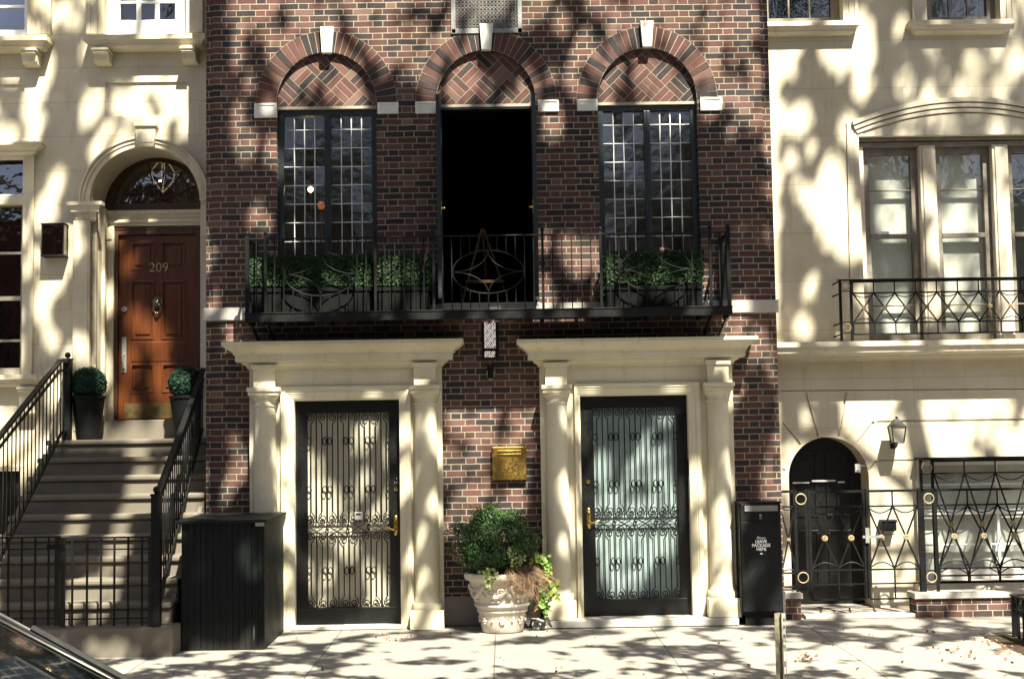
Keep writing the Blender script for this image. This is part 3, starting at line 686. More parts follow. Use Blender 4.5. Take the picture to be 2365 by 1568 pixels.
d2 = secure_door(D2, M['dglass_r'], (1373, 1566), (942, 1381), (1187, 1211), (1008, 1117, 1295), (1360, 1171, 1220.5, 1, 1112), 'security_door')
b = MB(); zz = WZ(923, 1104, 0)
for dx, dz in ((0, 0), (-.02, -.045), (.003, -.043)): b.box(WX(916, 1104, 0)+dx-.003, WX(916, 1104, 0)+dx+.003, -.006, -.001, zz+dz-.008, zz+dz+.008)
build_split(b, 'lock_stud', M['grey'], d1)
x0, x1, z0, z1 = RC(1571, 1584, 957, 1008, -.003); b = MB(); b.box(x0, x0+.018, -.016, -.001, z0, z1); b.box(x0+.03, x1, -.016, -.001, z0, z1); build_split(b, 'door_closer_plate', M['iron2'], d2, bevel=.003)
x0, x1, z0, z1 = RC(1586, 1599, 1060, 1098, -.01); b = MB(); b.box(x0, x1, -.05, -.001, z0, z1); b.box(x0+.01, x1-.01, -.058, -.05, z0+.05, z1-.02); b.build('intercom', M['black'], d2, bevel=.004)
# little padlock hanging on the grille
x0, x1, z0, z1 = RC(819.5, 838, 1182, 1199.5, -.04)
b = MB(); b.box(x0, x1, -.062, -.022, z0, z1); pl = thing('lock_box', 'small white padlock box hooked on the left door grille', 'padlock', ((x0+x1)/2, -.04, z0))
b.build('lock_body', M['grey'], pl, bevel=.006); xm = (x0+x1)/2
b = MB(); b.tube([(xm+.02*cos(pi*i/8), -.03, z1+.022*sin(pi*i/8)) for i in range(9)], .004, 6); b.build('shackle', M['iron2'], pl, smooth=True)
b = MB(); b.box(x0+.018, x1-.018, -.066, -.061, z1-.028, z1-.012); b.build('dial_slot', M['black'], pl)

# ------------------------------------------------------------------ iron balcony
YB = -.62
BX0, BX1 = WX(565, 735, YB), WX(1692, 718, YB); f0, f1 = WZ(1128, 735.8, YB), WZ(1128, 716.8, YB); ZR = WZ(1128, 542.5, YB)
b = MB(); b.box(BX0, BX1, YB, YB+.012, f0, f1); b.box(BX0, BX0+.012, YB+.012, -.032, f0, f1); b.box(BX1-.012, BX1, YB+.012, -.032, f0, f1); b.box(BX0+.012, BX1-.012, YB+.012, -.032, f1-.035, f1-.022)
b.box(BX0-.006, BX1+.006, YB-.008, YB+.02, f1, f1+.010)
for i in range(9): xx = BX0+(BX1-BX0)*(i+.5)/9; b.box(xx-.02, xx+.02, YB+.02, -.04, f0, f1-.036)
BAL = b.build('balcony', M['iron2'], HB, bevel=.002)
nw = [WX(p, 630, YB+.02) for p in (571.5, 614, 867, 1000, 1252.5, 1388, 1642, 1684)]
xm = sum(nw)/8; nw = [xm-(xm-nw[i] + nw[7-i]-xm)/2 if i < 4 else xm+(nw[i]-xm + xm-nw[7-i])/2 for i in range(8)]; yr = YB+.022
for i, x in enumerate(nw):
    b = MB(); w = .013 if 0 < i < 7 else .019; b.box(x-w, x+w, yr-w, yr+w, f1+.01, ZR+.03); b.ball((x, yr, ZR+.05), .021 if 0 < i < 7 else .026, 8); b.build('newel_post', M['iron'], BAL)
for s in (0, 7):
    b = MB(); b.box(nw[s]-.015, nw[s]+.015, -.06, -.032, f1+.01, ZR+.03); b.build('newel_post', M['iron'], BAL)
b = MB(); b.box(nw[0], nw[7], yr-.016, yr+.016, ZR-.012, ZR); b.bar((nw[0], yr, ZR-.006), (nw[0], -.04, ZR-.006), .028, .012); b.bar((nw[7], yr, ZR-.006), (nw[7], -.04, ZR-.006), .028, .012)
b.build('handrail', M['iron2'], BAL, bevel=.002)
ov = [(nw[1]+nw[2])/2, (nw[3]+nw[4])/2, (nw[5]+nw[6])/2]; oz = WZ(1128, 627.5, YB); orx = (WX(1210.5, 628, YB)-WX(1045, 628, YB))/2; orz = (WZ(1128, 578, YB)-WZ(1128, 677.5, YB))/2
def baluster(x, z0, z1, y=yr):
    b = MB(); b.box(x-.0055, x+.0055, y-.0055, y+.0055, z0, z1); b.build('baluster', M['iron'], BAL)
for k in range(7):
    a0, a1 = nw[k], nw[k+1]; n_ = max(2, round((a1-a0)/.0925)); o = ov[k//2] if k in (1, 3, 5) else None
    for i in range(1, n_):
        x = a0+(a1-a0)*i/n_
        if o is not None and abs(x-o) < orx-.004:
            h = orz*sqrt(1-((x-o)/orx)**2)
            for q in ((f1+.01, oz-h), (oz+h, ZR-.012)): baluster(x, *q)
        else: baluster(x, f1+.01, ZR-.012)
for s in (0, 7):
    b = MB()
    for i in range(1, 6): y = yr+(-.06-yr)*i/6; b.box(nw[s]-.0055, nw[s]+.0055, y-.0055, y+.0055, f1+.01, ZR-.012)
    build_split(b, 'baluster', M['iron'], BAL)
for o in ov:
    b = MB(); b.tube([(o+orx*cos(2*pi*i/36), yr, oz+orz*sin(2*pi*i/36)) for i in range(36)], .0075, 6, closed=True)
    for sx in (-1, 1):
        for sz in (-1, 1):
            b.tube([(o+sx*orx*(1-sin(t))*1.0, yr-.004, oz+sz*orz*(1-cos(t))) for t in [pi/2*i/12 for i in range(13)]], .006, 6)
    b.build('oval_ornament', M['iron'], BAL, smooth=True)
for x in (nw[0]+.02, nw[1], nw[6], nw[7]-.02):
    b = MB(); zw = WZ(1668, 772, -.02); b.bar((x, YB+.05, f0-.004), (x, -.03, zw), .045, .02, up=(1,0,0)); b.build('balcony_bracket', M['iron2'], BAL)
# ------------------------------------------------------------------ left stone townhouse
YL = 1.2
HL = thing('stone_townhouse', 'cream limestone townhouse with an arched doorway and a varnished wooden door', 'house', (-5, YL, 0))
LX0, LX1 = -11, -3.15
acx, acy, ar = 336, 467, 127
AX0, AX1, _, AZ = RC(acx-ar, acx+ar, acy, acy, YL); AXC = (AX0+AX1)/2; AR = (AX1-AX0)/2
LW = RC(-190, 53, 352, 868, YL); UW0 = RC(-190, 66, -160, 84, YL); UW1 = RC(243, 431, -160, 80, YL)
def rect(r): return [(r[0], r[2]), (r[1], r[2]), (r[1], r[3]), (r[0], r[3])]
dh = [(AX0, 1.9), (AX1, 1.9)]+arch_pts(AXC, AR, AZ, AR)
pan = [RC(243, 432, 190, 268, YL), RC(-130, 56, 196, 272, YL)]
bw = RC(-70, 44, 1088, 1235, YL)
b = MB(); b.prismpoly([(LX0, -.2), (LX1, -.2), (LX1, 9.8), (LX0, 9.8)], [dh]+[rect(r) for r in (LW, UW0, UW1, bw)]+[rect(r) for r in pan], YL, YL+.025)
b.prismpoly([(LX0, -.2), (LX1, -.2), (LX1, 9.8), (LX0, 9.8)], [dh]+[rect(r) for r in (LW, UW0, UW1, bw)], YL+.025, YL+.6)
b.build('limestone_wall', M['cream_l'], HL)
b = MB(); b.box(LX0, LX1, YL-.25, YL+.6, 9.8, 10.1); b.box(LX0, LX0+.2, YL+.6, 9, 0, 9.8); b.build('roof_cornice', M['cream_t'], HL)
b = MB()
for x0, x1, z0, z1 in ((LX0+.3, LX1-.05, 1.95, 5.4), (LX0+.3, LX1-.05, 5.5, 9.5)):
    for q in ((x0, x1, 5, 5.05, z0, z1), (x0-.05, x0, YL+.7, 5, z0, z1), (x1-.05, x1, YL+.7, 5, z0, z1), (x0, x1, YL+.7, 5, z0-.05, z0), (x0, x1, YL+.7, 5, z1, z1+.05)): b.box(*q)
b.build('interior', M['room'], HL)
# door arch: archivolt, keystone, capital, pilaster
g = MB(); w = AR*24/127
for r0, r1, y in ((.0, .45, .05), (.45, .8, .065), (.8, 1., .085)):
    a0, a1 = AR+w*r0, AR+w*r1; pts = arch_pts(AXC, a1, AZ, a1, 36)+arch_pts(AXC, a0, AZ, a0, 36, True)
    g.prismpoly([(min(p[0], LX1), p[1]) for p in pts], [], YL-y, YL+.01)
g.build('door_arch_moulding', M['cream_t'], HL, bevel=.004)
kz0, kz1 = WZ(336, 340, YL-.12), WZ(336, 283, YL-.12); g = MB()
g.prismpoly([(WX(316, 340, YL-.12), kz0), (WX(355, 340, YL-.12), kz0), (WX(360, 290, YL-.12), kz1-.05), (WX(312, 290, YL-.12), kz1-.05)], [], YL-.13, YL)
x0, x1 = WX(310, 286, YL-.14), WX(361, 286, YL-.14); g.box(x0, x1, YL-.155, YL, kz1-.05, kz1); g.box(x0+.04, x1-.04, YL-.137, YL-.12, kz0+.05, kz1-.09)
g.build('keystone', M['cream_t'], HL, bevel=.005)
for a0, a1, c0, c1 in ((168, 207, 160, 222),):
    x0, x1, z0, z1 = RC(a0, a1, 510, 1008, YL-.06); g = MB(); g.box(x0, x1, YL-.07, YL+.01, 1.8, z1); g.box(x0+.02, x1-.02, YL-.08, YL-.069, 2.1, z1-.05)
    g.build('door_pilaster', M['cream_t'], HL, bevel=.005)
    x0, x1, z0, z1 = RC(c0, c1, 466, 511, YL-.1); g = MB()
    H = z1-z0; yb = YL+.3
    g.mould([(0, z1), (.13, z1), (.13, z1-H*.18), (.11, z1-H*.2), (.09, z1-H*.38), (.09, z1-H*.5), (.055, z1-H*.52), (.04, z1-H*.7), (.04, z1-H*.74), (.05, z1-H*.8), (.035, z1-H*.95), (0, z0)], x0+.10, x1-.06, YL+.001)
    g.build('capital', M['cream_t'], HL, auto=30)
g = MB(); x1 = AX0+.004
g.box(x1, x1+.05, YL+.06, YL+.14, 1.9, AZ); g.box(x1, x1+.035, YL+.2, YL+.34, 1.9, AZ); g.box(x1, x1+.07, YL+.34, YL+.44, 1.9, AZ)
g.mould([(0, AZ), (.06, AZ), (.06, AZ-.04), (.03, AZ-.08), (.03, AZ-.12), (0, AZ-.13)], x1-.3, x1, YL+.45)
g.build('jamb_moulding', M['cream_t'], HL, bevel=.006)
# door assembly
YD = YL+.52
def dpx(px0, px1, py0, py1, Y=YD): return RC(px0, px1, py0, py1, Y)
dx0, dx1, dz0, dz1 = dpx(272.5, 455, 542, 968); zen = WZ(363, 488, YD); ztr = WZ(363, 523, YD); zfan = WZ(363, 476, YD)
g = MB(); g.box(WX(241, 700, YD), dx0-.04, YD-.06, YD+.1, 2.0, ztr); g.box(dx1+.05, LX1, YD-.06, YD+.1, 2.0, ztr); g.box(WX(248, 700, YD), dx0-.06, YD-.075, YD-.059, ztr-.16, ztr-.02)
g.build('door_jamb', M['cream_t'], HL, bevel=.005)
g = MB(); x0, x1 = WX(246, 500, YD), LX1; g.mould([(0, zen), (.09, zen), (.09, zen-.04), (.06, zen-.05), (.05, zen-.1), (.075, zen-.105), (.075, zen-.14), (.05, zen-.15), (.045, ztr), (0, ztr)], x0+.05, x1, YD+.1-.1)
g.box(x0+.05, x1, YD+.0005, YD+.1, ztr, zen); g.build('door_entablature', M['cream_t'], HL, auto=30)
g = MB(); g.box(x0, x1, YD-.02, YD+.1, zen+.001, zfan+.03); fcx = WX(363, 480, YD+.06); fr = (WX(461, 480, YD+.06)-WX(265, 480, YD+.06))/2; fz = zfan+.03
g.prismpoly(arch_pts(fcx, AR+.1, fz, AR+.1)+arch_pts(fcx, fr, fz, fr, rev=True), [], YD+.04, YD+.1)
g.build('fanlight_frame', M['frame_wood'], HL)
g = MB(); Y = YD+.06
for i in range(1, 7):
    t = pi*i/7; g.tube([(fcx+fr*.12*cos(t), Y, fz+fr*.12*sin(t)), (fcx+fr*cos(t), Y, fz+fr*sin(t))], .006, 5)
for rr in (.12, .45, .8):
    g.tube([(fcx+fr*rr*cos(pi*i/28)*(1+.06*abs(sin(pi*i/4))), Y, fz+fr*rr*sin(pi*i/28)*(1+.06*abs(sin(pi*i/4)))) for i in range(29)], .006, 5)
fan = g.build('fanlight', M['frame_wood'], HL)
g = MB(); g.prismpoly(arch_pts(fcx, fr, fz, fr), [], Y+.01, Y+.016); g.build('fanlight_glass', M['glass'], fan)
FL = thing('hanging_lantern', 'small glass lantern with curved self-glowing arms hanging behind the fanlight', 'lantern', (fcx-.05, YD+.8, fz+.2))
FM = m_emit('self_glowing_arm', (1,.80,.55), .35)  # arms get their own glow so they show in the dark hall
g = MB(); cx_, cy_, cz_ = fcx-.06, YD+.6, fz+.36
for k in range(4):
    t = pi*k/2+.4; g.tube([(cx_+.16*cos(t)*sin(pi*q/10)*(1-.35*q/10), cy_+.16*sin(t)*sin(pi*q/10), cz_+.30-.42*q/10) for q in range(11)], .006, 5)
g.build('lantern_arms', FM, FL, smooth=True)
g = MB(); g.ball((cx_-.03, cy_-.03, cz_+.02), .014, 6); g.build('bulb', M['bulb'], FL, smooth=True)
g = MB(); g.box(dx0-.04, dx0, YD-.02, YD+.09, 2.2, dz1+.06); g.box(dx1, dx1+.05, YD-.02, YD+.09, 2.2, dz1+.06); g.box(dx0, dx1, YD-.02, YD+.09, dz1, dz1+.06); g.box(dx0-.04, dx1+.05, YD-.03, YD+.09, dz1+.06, ztr-.001)
g.build('door_frame', M['frame_wood'], HL, bevel=.004)
yd = YD+.045; W_ = dx1-dx0; H_ = dz1-dz0
rowz = [(.945, .755), (.66, .245), (.205, .10)]; rails = []
def fz_(t): return dz0+H_*t
pcol = [(.215, .465), (.60, .85)]; pcol = [(dx0+W_*a, dx0+W_*c) for a, c in ((.165, .44), (.56, .835))]
hol = []; rows = [WZ(363, y, yd) for y in (562, 622)], [WZ(363, y, yd) for y in (651, 782)], [WZ(363, y, yd) for y in (842, 905)]
row_mid = [WZ(363, y, yd) for y in (790, 835)]
for za, zb in rows:
    for a, c in pcol: hol.append([(a, zb), (c, zb), (c, za), (a, za)])
g = MB(); g.prismpoly([(dx0+.003, dz0), (dx1-.003, dz0), (dx1-.003, dz1-.003), (dx0+.003, dz1-.003)], hol, yd-.025, yd+.02)
for h in hol:
    (a, zb), (c, _), (_, za), _ = h; g.box(a-.002, c+.002, yd-.004, yd+.015, zb-.002, za+.002)
    for q in ((a-.012, c+.012, za-.01, za+.012), (a-.012, c+.012, zb-.012, zb+.01)): g.box(q[0], q[1], yd-.034, yd-.02, q[2], q[3])
    for q in ((a-.012, a+.01), (c-.01, c+.012)): g.box(q[0], q[1], yd-.034, yd-.02, zb+.01, za-.01)
    if za-zb > .1: g.box(a+.04, c-.04, yd-.018, yd, zb+.05, za-.05)
za, zb = row_mid; g.box(dx0+W_*.165, dx0+W_*.835, yd-.032, yd-.02, zb, za)
DR = g.build('front_door', M['door'], HL, bevel=.005); ydf = yd-.026
x0, x1, z0, z1 = RC(287, 445, 930, 965, ydf); g = MB(); g.box(x0, x1, ydf-.004, ydf+.001, z0, z1); g.build('kick_plate', m_plain('dull_brass_plate', (.12,.085,.035), .55, .7, .3, .4, 8), DR)
x0, x1, z0, z1 = RC(281.5, 292, 778, 860, ydf); xm = (x0+x1)/2; g = MB(); g.box(x0, x1, ydf-.006, ydf+.001, z0, z1); g.tube([(xm, ydf, z0+.22), (xm, ydf-.05, z0+.20), (xm, ydf-.055, z0+.12), (xm, ydf-.04, z0+.05), (xm, ydf, z0+.03)], [.012,.012,.010,.010,.012], 8); g.build('door_handle', M['grey'], DR, smooth=False)
g = MB(); lz = WZ(287, 714, ydf); g.tube([(xm, ydf+.002, lz), (xm, ydf-.02, lz)], .034, 18); g.tube([(xm, ydf-.02, lz), (xm, ydf-.024, lz)], .014, 12); g.build('door_lock', M['grey'], DR)
kx, kz = WX(365, 699, ydf), WZ(365, 699, ydf); g = MB()
g.ball((kx, ydf-.02, kz), .042, 10, 0, 1.15); g.ball((kx, ydf-.058, kz-.008), .019, 8); g.ball((kx-.017, ydf-.052, kz+.014), .008, 6); g.ball((kx+.017, ydf-.052, kz+.014), .008, 6); g.ball((kx, ydf-.055, kz-.028), .014, 6)
for i in range(14): t = 2*pi*i/14; g.ball((kx+.046*cos(t), ydf-.014, kz+.05*sin(t)+.004), .017, 6)
g.tube([(kx+.042*sin(2*pi*i/20), ydf-.045-.004*cos(2*pi*i/20), kz-.075+.055*cos(2*pi*i/20)) for i in range(20)], .0085, 7, closed=True); g.ball((kx, ydf-.045, kz-.132), .017, 8)
g.build('door_knocker', m_plain('bronze', (.20,.19,.14), .35, .9, .5, .4, 30), DR, smooth=True)
def text(name, s, mat, x, y, z, size, parent, bold=0., ext=.002, shear=0, align='CENTER'):
    c = bpy.data.curves.new(name, 'FONT'); c.body = s; c.size = size; c.align_x = align; c.align_y = 'CENTER'; c.extrude = ext; c.offset = bold; c.shear = shear
    o = bpy.data.objects.new(name, c); COL.objects.link(o); o.location = (x, y, z); o.rotation_euler = (pi/2, 0, 0); c.materials.append(mat)
    me = bpy.data.meshes.new_from_object(o.evaluated_get(bpy.context.evaluated_depsgraph_get()))
    mo = bpy.data.objects.new(name, me); mo.matrix_world = Matrix.Translation((x, y, z)) @ Matrix.Rotation(pi/2, 4, 'X'); COL.objects.link(mo)
    bpy.data.objects.remove(o); mw = mo.matrix_world.copy(); setpar(mo, parent); return mo
bpy.context.view_layer.update()
text('house_number', '209', M['gold'], WX(367, 619, ydf-.01), ydf-.01, WZ(367, 619, ydf), .155, DR, .0, .005)
x0, x1, z0, z1 = RC(160, 470, 970, 1012, YD-.2); g = MB(); g.box(-5.13, LX1, YD-.22, YD+.2, 1.99, z1); g.build('door_sill', M['step'], HL, bevel=.01)
# windows
def sash_window(parent, r, Y, ncol, rows, frame, glassmat, back, name='window', fr=.055, bar=.022, backy=.12):
    x0, x1, z0, z1 = r; g = MB()
    g.box(x0, x0+fr, Y-.02, Y+.07, z0, z1); g.box(x1-fr, x1, Y-.02, Y+.07, z0, z1); g.box(x0+fr, x1-fr, Y-.02, Y+.07, z1-fr, z1); g.box(x0+fr, x1-fr, Y-.02, Y+.07, z0, z0+fr*1.3)
    for i in range(1, ncol): xx = x0+fr+(x1-x0-2*fr)*i/ncol; g.box(xx-bar/2, xx+bar/2, Y, Y+.03, z0+fr*1.3, z1-fr)
    for t, hgt in rows: zz = z0+(z1-z0)*t; g.box(x0+fr, x1-fr, Y-.004 if hgt < .04 else Y-.03, Y+.033, zz-hgt/2, zz+hgt/2)
    w = g.build(name, frame, parent, bevel=.003)
    g = MB(); g.add([(x0+fr, Y+.016, z0+fr), (x1-fr, Y+.018, z0+fr), (x1-fr, Y+.016, z1-fr), (x0+fr, Y+.018, z1-fr)], [(0,1,2,3)]); g.build('window_glass', glassmat, w)
    if back:
        g = MB(); n_ = 40
        vs = []
        for i in range(n_+1):
            xx = x0+fr*.5+(x1-x0-fr)*i/n_; yy = Y+backy+.0006*sin(i*1.7)+.0006*sin(i*.9); vs += [(xx, yy, z0+.02), (xx, yy, z1-.02)]
        g.add(vs, [(2*i, 2*i+2, 2*i+3, 2*i+1) for i in range(n_)]); g.build('curtain', back, w, smooth=True)
    return w
Yw = YL+.16
zc = WZ(20, 465, Yw)
sash_window(HL, (LW[0], LW[1], zc, LW[3]), Yw, 2, (), M['white'], M['glass'], None, fr=.06)
sash_window(HL, (LW[0], LW[1], LW[2], zc-.0), Yw, 2, ((.70, .028), (.44, .05), (.20, .028)), M['sash'], M['glass'], None, fr=.07)
g = MB(); g.box(LW[0], LW[1], YL+.06, YL+.3, zc-.055, zc+.055); g.build('window_transom', M['cream_t'], HL, bevel=.006)
def casing(parent, r, w, Y, mat, depth=.05, name='window_casing'):
    x0, x1, z0, z1 = r; g = MB()
    for k, (a, c, y) in enumerate(((0, .4, depth*.55), (.4, .75, depth*.8), (.75, 1., depth))):
        for q in ((x0-w*c, x0-w*a, z0, z1+w*a), (x1+w*a, x1+w*c, z0, z1+w*a)): g.box(q[0], q[1], Y-y, Y+.01, q[2], q[3])
        g.box(x0-w*c, x1+w*c, Y-y, Y+.01, z1+w*a, z1+w*c)
    return g.build(name, mat, parent, bevel=.004)
casing(HL, LW, WX(79, 600, YL)-WX(53, 600, YL), YL, M['cream_t'])
g = MB(); zt = WZ(20, 330, YL-.15); h = .012
g.mould([(0, zt), (.19, zt), (.19, zt-.03), (.17, zt-.035), (.12, zt-.075), (.11, zt-.085), (.11, zt-.10), (.05, zt-.13), (.05, zt-.14), (0, zt-.145)], LW[0]-.1, LW[1]+.06, YL-.0); g.build('window_hood', M['cream_t'], HL, auto=30)
def sill(parent, px0, px1, py0, py1, Y, p, mat, brk=(), name='window_sill'):
    x0, x1, z0, z1 = RC(px0, px1, py0, py1, Y-p); g = MB(); H = z1-z0
    g.mould([(0, z1), (p, z1), (p, z1-H*.4), (p-.02, z1-H*.42), (p-.05, z1-H*.7), (p-.05, z1-H*.8), (p-.09, z1-H), (0, z0)], x0+p, x1-p, Y-.0); s = g.build(name, mat, parent, auto=30)
    for b0, b1, c0, c1 in brk:
        x0, x1, z0_, z1_ = RC(b0, b1, c0, c1, Y-p+.03); g = MB(); g.prismpoly([(0, 0)]+[(1, 0)]+[(1, 1)], [], 0, 1) if False else None
        pts = [(-p+.01, z0), (-p+.01, z0-.06), (-p+.05, z0-.075), (-p+.07, z0_+.03), (-p+.11, z0_), (0, z0_), (0, z0)]
        n_ = len(pts); g.v = [(x0, Y+q, z) for q, z in pts]+[(x1, Y+q, z) for q, z in pts]; g.f = [tuple(range(n_)), tuple(range(2*n_-1, n_-1, -1))]+[(i, (i+1)%n_, n_+(i+1)%n_, n_+i) for i in range(n_)]; g.m = [0]*len(g.f)
        g.box(x0-.012, x1+.012, Y-p-.005, Y, z0-.035, z0-.012); g.build('sill_bracket', mat, s, bevel=.003)
    return s
sill(HL, -270, 85, 867, 894, YL, .2, M['cream_t'], ((42, 78, 894, 960),))
sill(HL, -300, 107, 84, 112, YL, .25, M['cream_t'], ((48, 82, 108, 146),)); sill(HL, 190, 474, 79, 107, YL, .25, M['cream_t'], ((214, 249, 104, 142), (418, 450, 103, 139)))
casing(HL, UW0, .28, YL, M['cream_t'], .07); casing(HL, UW1, .2, YL, M['cream_t'], .07)
for r in (UW0, UW1):
    w = sash_window(HL, (r[0], r[1], r[2], r[3]), YL+.10, 3, ((.60, .05), (.335 if r is UW1 else .30, .03), (.82, .024)), M['white'], M['glass'] if r is UW0 else M['glass_r'], None if r is UW0 else M['curtain_d'], fr=.15 if r is UW1 else .07, bar=.055)
casing(HL, bw, .06, YL, M['cream_t'], .03); g = MB(); g.box(bw[0], bw[1], YL+.08, YL+.1, bw[2], bw[3])
for i in range(1, 7): xx = bw[0]+(bw[1]-bw[0])*i/7; g.box(xx-.008, xx+.008, YL+.02, YL+.036, bw[2], bw[3])
g.build('basement_window', M['black'], HL)
# wall lantern by the door
x0, x1, z0, z1 = RC(95.5, 147, 519, 588, YL-.17); LT = thing('wall_lantern', 'dark glazed box lantern on the cream wall left of the wooden door', 'lantern', ((x0+x1)/2, YL, z0))
g = MB(); t = .012
for xx in (x0, x1-t):
    for yy in (YL-.17, YL-.03): g.box(xx, xx+t, yy, yy+t, z0, z1)
g.box(x0-.006, x1+.006, YL-.176, YL-.002, z1, z1+.018); g.box(x0-.006, x1+.006, YL-.176, YL-.002, z0-.018, z0); g.box(x0, x1, YL-.018, YL-.001, z0, z1); g.build('lantern_frame', M['iron2'], LT)
g = MB(); xm = (x0+x1)/2; g.tube([(xm, YL-.09, z0), (xm, YL-.09, z0+.13)], .016, 10); g.tube([(xm, YL-.09, z0+.13), (xm, YL-.09, z0+.2), (xm, YL-.09, z0+.235)], [.012, .018, .003], 10); g.build('candle_lamp', M['white'], LT, smooth=True)
g = MB(); g.box(x0+t, x1-t, YL-.166, YL-.163, z0, z1); g.box(x0+.004, x0+.007, YL-.158, YL-.02, z0, z1); g.box(x1-.007, x1-.004, YL-.158, YL-.02, z0, z1); g.build('lantern_glass', M['glass'], LT)

# ------------------------------------------------------------------ stoop
SX0, SX1 = -5.13, -3.165; Y1, TR_, NST = -1.70, .30, 10; Zst = [.24+(2.0-.24)*i/9 for i in range(10)]
ST = thing('stone_stoop', 'brown stone front steps climbing to the wooden door', 'steps', (-4.1, Y1, 0))
for i in range(10):
    y0 = Y1+TR_*i; y1 = YD-.2 if i == 9 else y0+TR_+.06; zz = Zst[i]; zb = Zst[i-1] if i else -.05; x1 = SX1 if i else SX1+.09
    g = MB()
    if i: g.box(SX0, x1, y0, y1, zz-.058, zz); g.box(SX0+.01, x1-.006, y0+.035, y1+.0, zb-.03, zz-.058)
    else: g.box(SX0, x1, y0-.02, y1, zb, zz)
    g.build('step', M['step'], ST, bevel=.018)
g = MB(); n_ = 10; pts = [(Y1+.05, -.05)]+[(Y1+.05, .1)]+[(1.0, 1.85), (1.45, 1.85), (1.45, -.05)]
for x0, x1 in ((SX0-.02, SX0+.02), (SX1-.06, SX1-.02)):
    k = len(pts); bb = len(g.v); g.v += [(x0, y, z) for y, z in pts]+[(x1, y, z) for y, z in pts]; g.f += [tuple(bb+i for i in range(k)), tuple(bb+2*k-1-i for i in range(k))]+[(bb+i, bb+(i+1)%k, bb+k+(i+1)%k, bb+k+i) for i in range(k)]; g.m += [0]*(k+2)
build_split(g, 'side_wall', M['step'], ST)
def rail(label, P0, pts_top, pts_low, newels, lean=None):
    R = thing('stair_railing', label, 'railing', P0)
    def at(pts, y):
        for (a, b_) in zip(pts, pts[1:]):
            if a[1] <= y <= b_[1]: t = (y-a[1])/(b_[1]-a[1]); return Vector(a).lerp(Vector(b_), t)
        return Vector(pts[0] if y < pts[0][1] else pts[-1])
    for k, (pts, w, h, nm) in enumerate(((pts_top, .055, .028, 'handrail'), ([(p[0], p[1], p[2]-.11) for p in pts_top], .025, .02, 'upper_rail'), (pts_low, .028, .022, 'lower_rail'))):
        g = MB()
        for a, b_ in zip(pts, pts[1:]): g.bar(a, b_, w, h)
        g.build(nm, M['iron2'], R)
    y0, y1 = pts_low[0][1], pts_top[-1][1]; y = y0+.10
    while y < y1-.04:
        a = at(pts_top, y); c = at(pts_low, y); g = MB(); g.tube([c, (a[0], a[1], a[2]-.01)], .0075, 6); g.build('baluster', M['iron2'], R, smooth=True); y += .115
    for (x, yy, z0, z1, w) in newels:
        g = MB(); g.box(x-w, x+w, yy-w, yy+w, z0, z1); g.box(x-w*1.15, x+w*1.15, yy-w*1.15, yy+w*1.15, z1-.02, z1); g.ball((x, yy, z1+.038), .034, 10); g.build('newel_post', M['iron'], R)
    return R
xr0, xr1 = WX(361, 1280, -1.63), WX(470, 852, 1.1)
zt0 = WZ(366, 1142, -1.6); zt1 = WZ(470, 852, 1.1)
rail('black iron stair railing rising beside the shed to the brick house corner', (xr0, -1.63, .24), [(xr0, -1.6, zt0), (xr1, 1.1, zt1)], [(xr0, -1.6, .42), (xr1, 1.05, 2.1)], [(xr0, -1.63, .24, WZ(361, 1140, -1.63), .042)])
xl1 = WX(156, 900, 1.05); zf = WZ(140, 835, 1.0)
rail('black iron stair railing along the left edge of the steps by the lantern', (xl1, -1.6, .24), [(xl1-.03, -1.6, zf-1.12), (xl1, .78, zf), (xl1, 1.03, zf)], [(xl1-.03, -1.6, .42), (xl1, .85, 2.09), (xl1, 1.0, 2.09)], [(xl1-.03, -1.63, .24, 1.5, .042), (xl1, 1.05, 2.0, WZ(156, 828, 1.05), .042)])
# gate across the foot of the steps
yg = -1.655
def gate_leaf(label, px0, px1, bars, stile):
    x0, x1 = WX(px0, 1340, yg), WX(px1, 1340, yg); zt, z2, zb2, zb = (WZ((px0+px1)/2, y, yg) for y in (1239, 1268, 1428, 1445))
    R = thing('iron_gate', label, 'gate', ((x0+x1)/2, yg, .25))
    g = MB(); g.box(x0, x1, yg-.008, yg+.008, zt-.016, zt); g.box(x0, x1, yg-.006, yg+.006, z2-.006, z2+.006); g.box(x0, x1, yg-.006, yg+.006, zb2-.006, zb2+.006); build_split(g, 'gate_rail', M['iron'], R)
    for s0, s1 in stile:
        a, c = WX(s0, 1340, yg), WX(s1, 1340, yg); g = MB(); g.box(a, c, yg-.02, yg+.02, zb, zt); g.build('gate_stile', M['iron2'], R)
    for p in bars:
        xx = WX(p, 1340, yg); g = MB(); g.box(xx-.0085, xx+.0085, yg-.0085, yg+.0085, zb+.002, zt-.016); g.build('gate_bar', M['iron'], R)
    return R
g1 = gate_leaf('low black iron gate leaf on the left at the foot of the steps', -95, 139, (-75, -44, -12, 19, 50, 81, 112), ((127, 137),))
g2 = gate_leaf('low black iron gate leaf hinged beside the shed and newel post', 141, 352, (167, 201, 233, 264, 296, 328), ((140.5, 150), (343, 351)))
g = MB(); x0, x1, z0, z1 = RC(108, 150, 1257, 1268, yg-.03); g.box(x0, x1, yg-.035, yg-.021, z0, z1); g.tube([(x0+.02, yg-.03, (z0+z1)/2), (x0+.02, yg-.07, (z0+z1)/2)], .012, 8); g.build('gate_latch', M['iron'], g2)

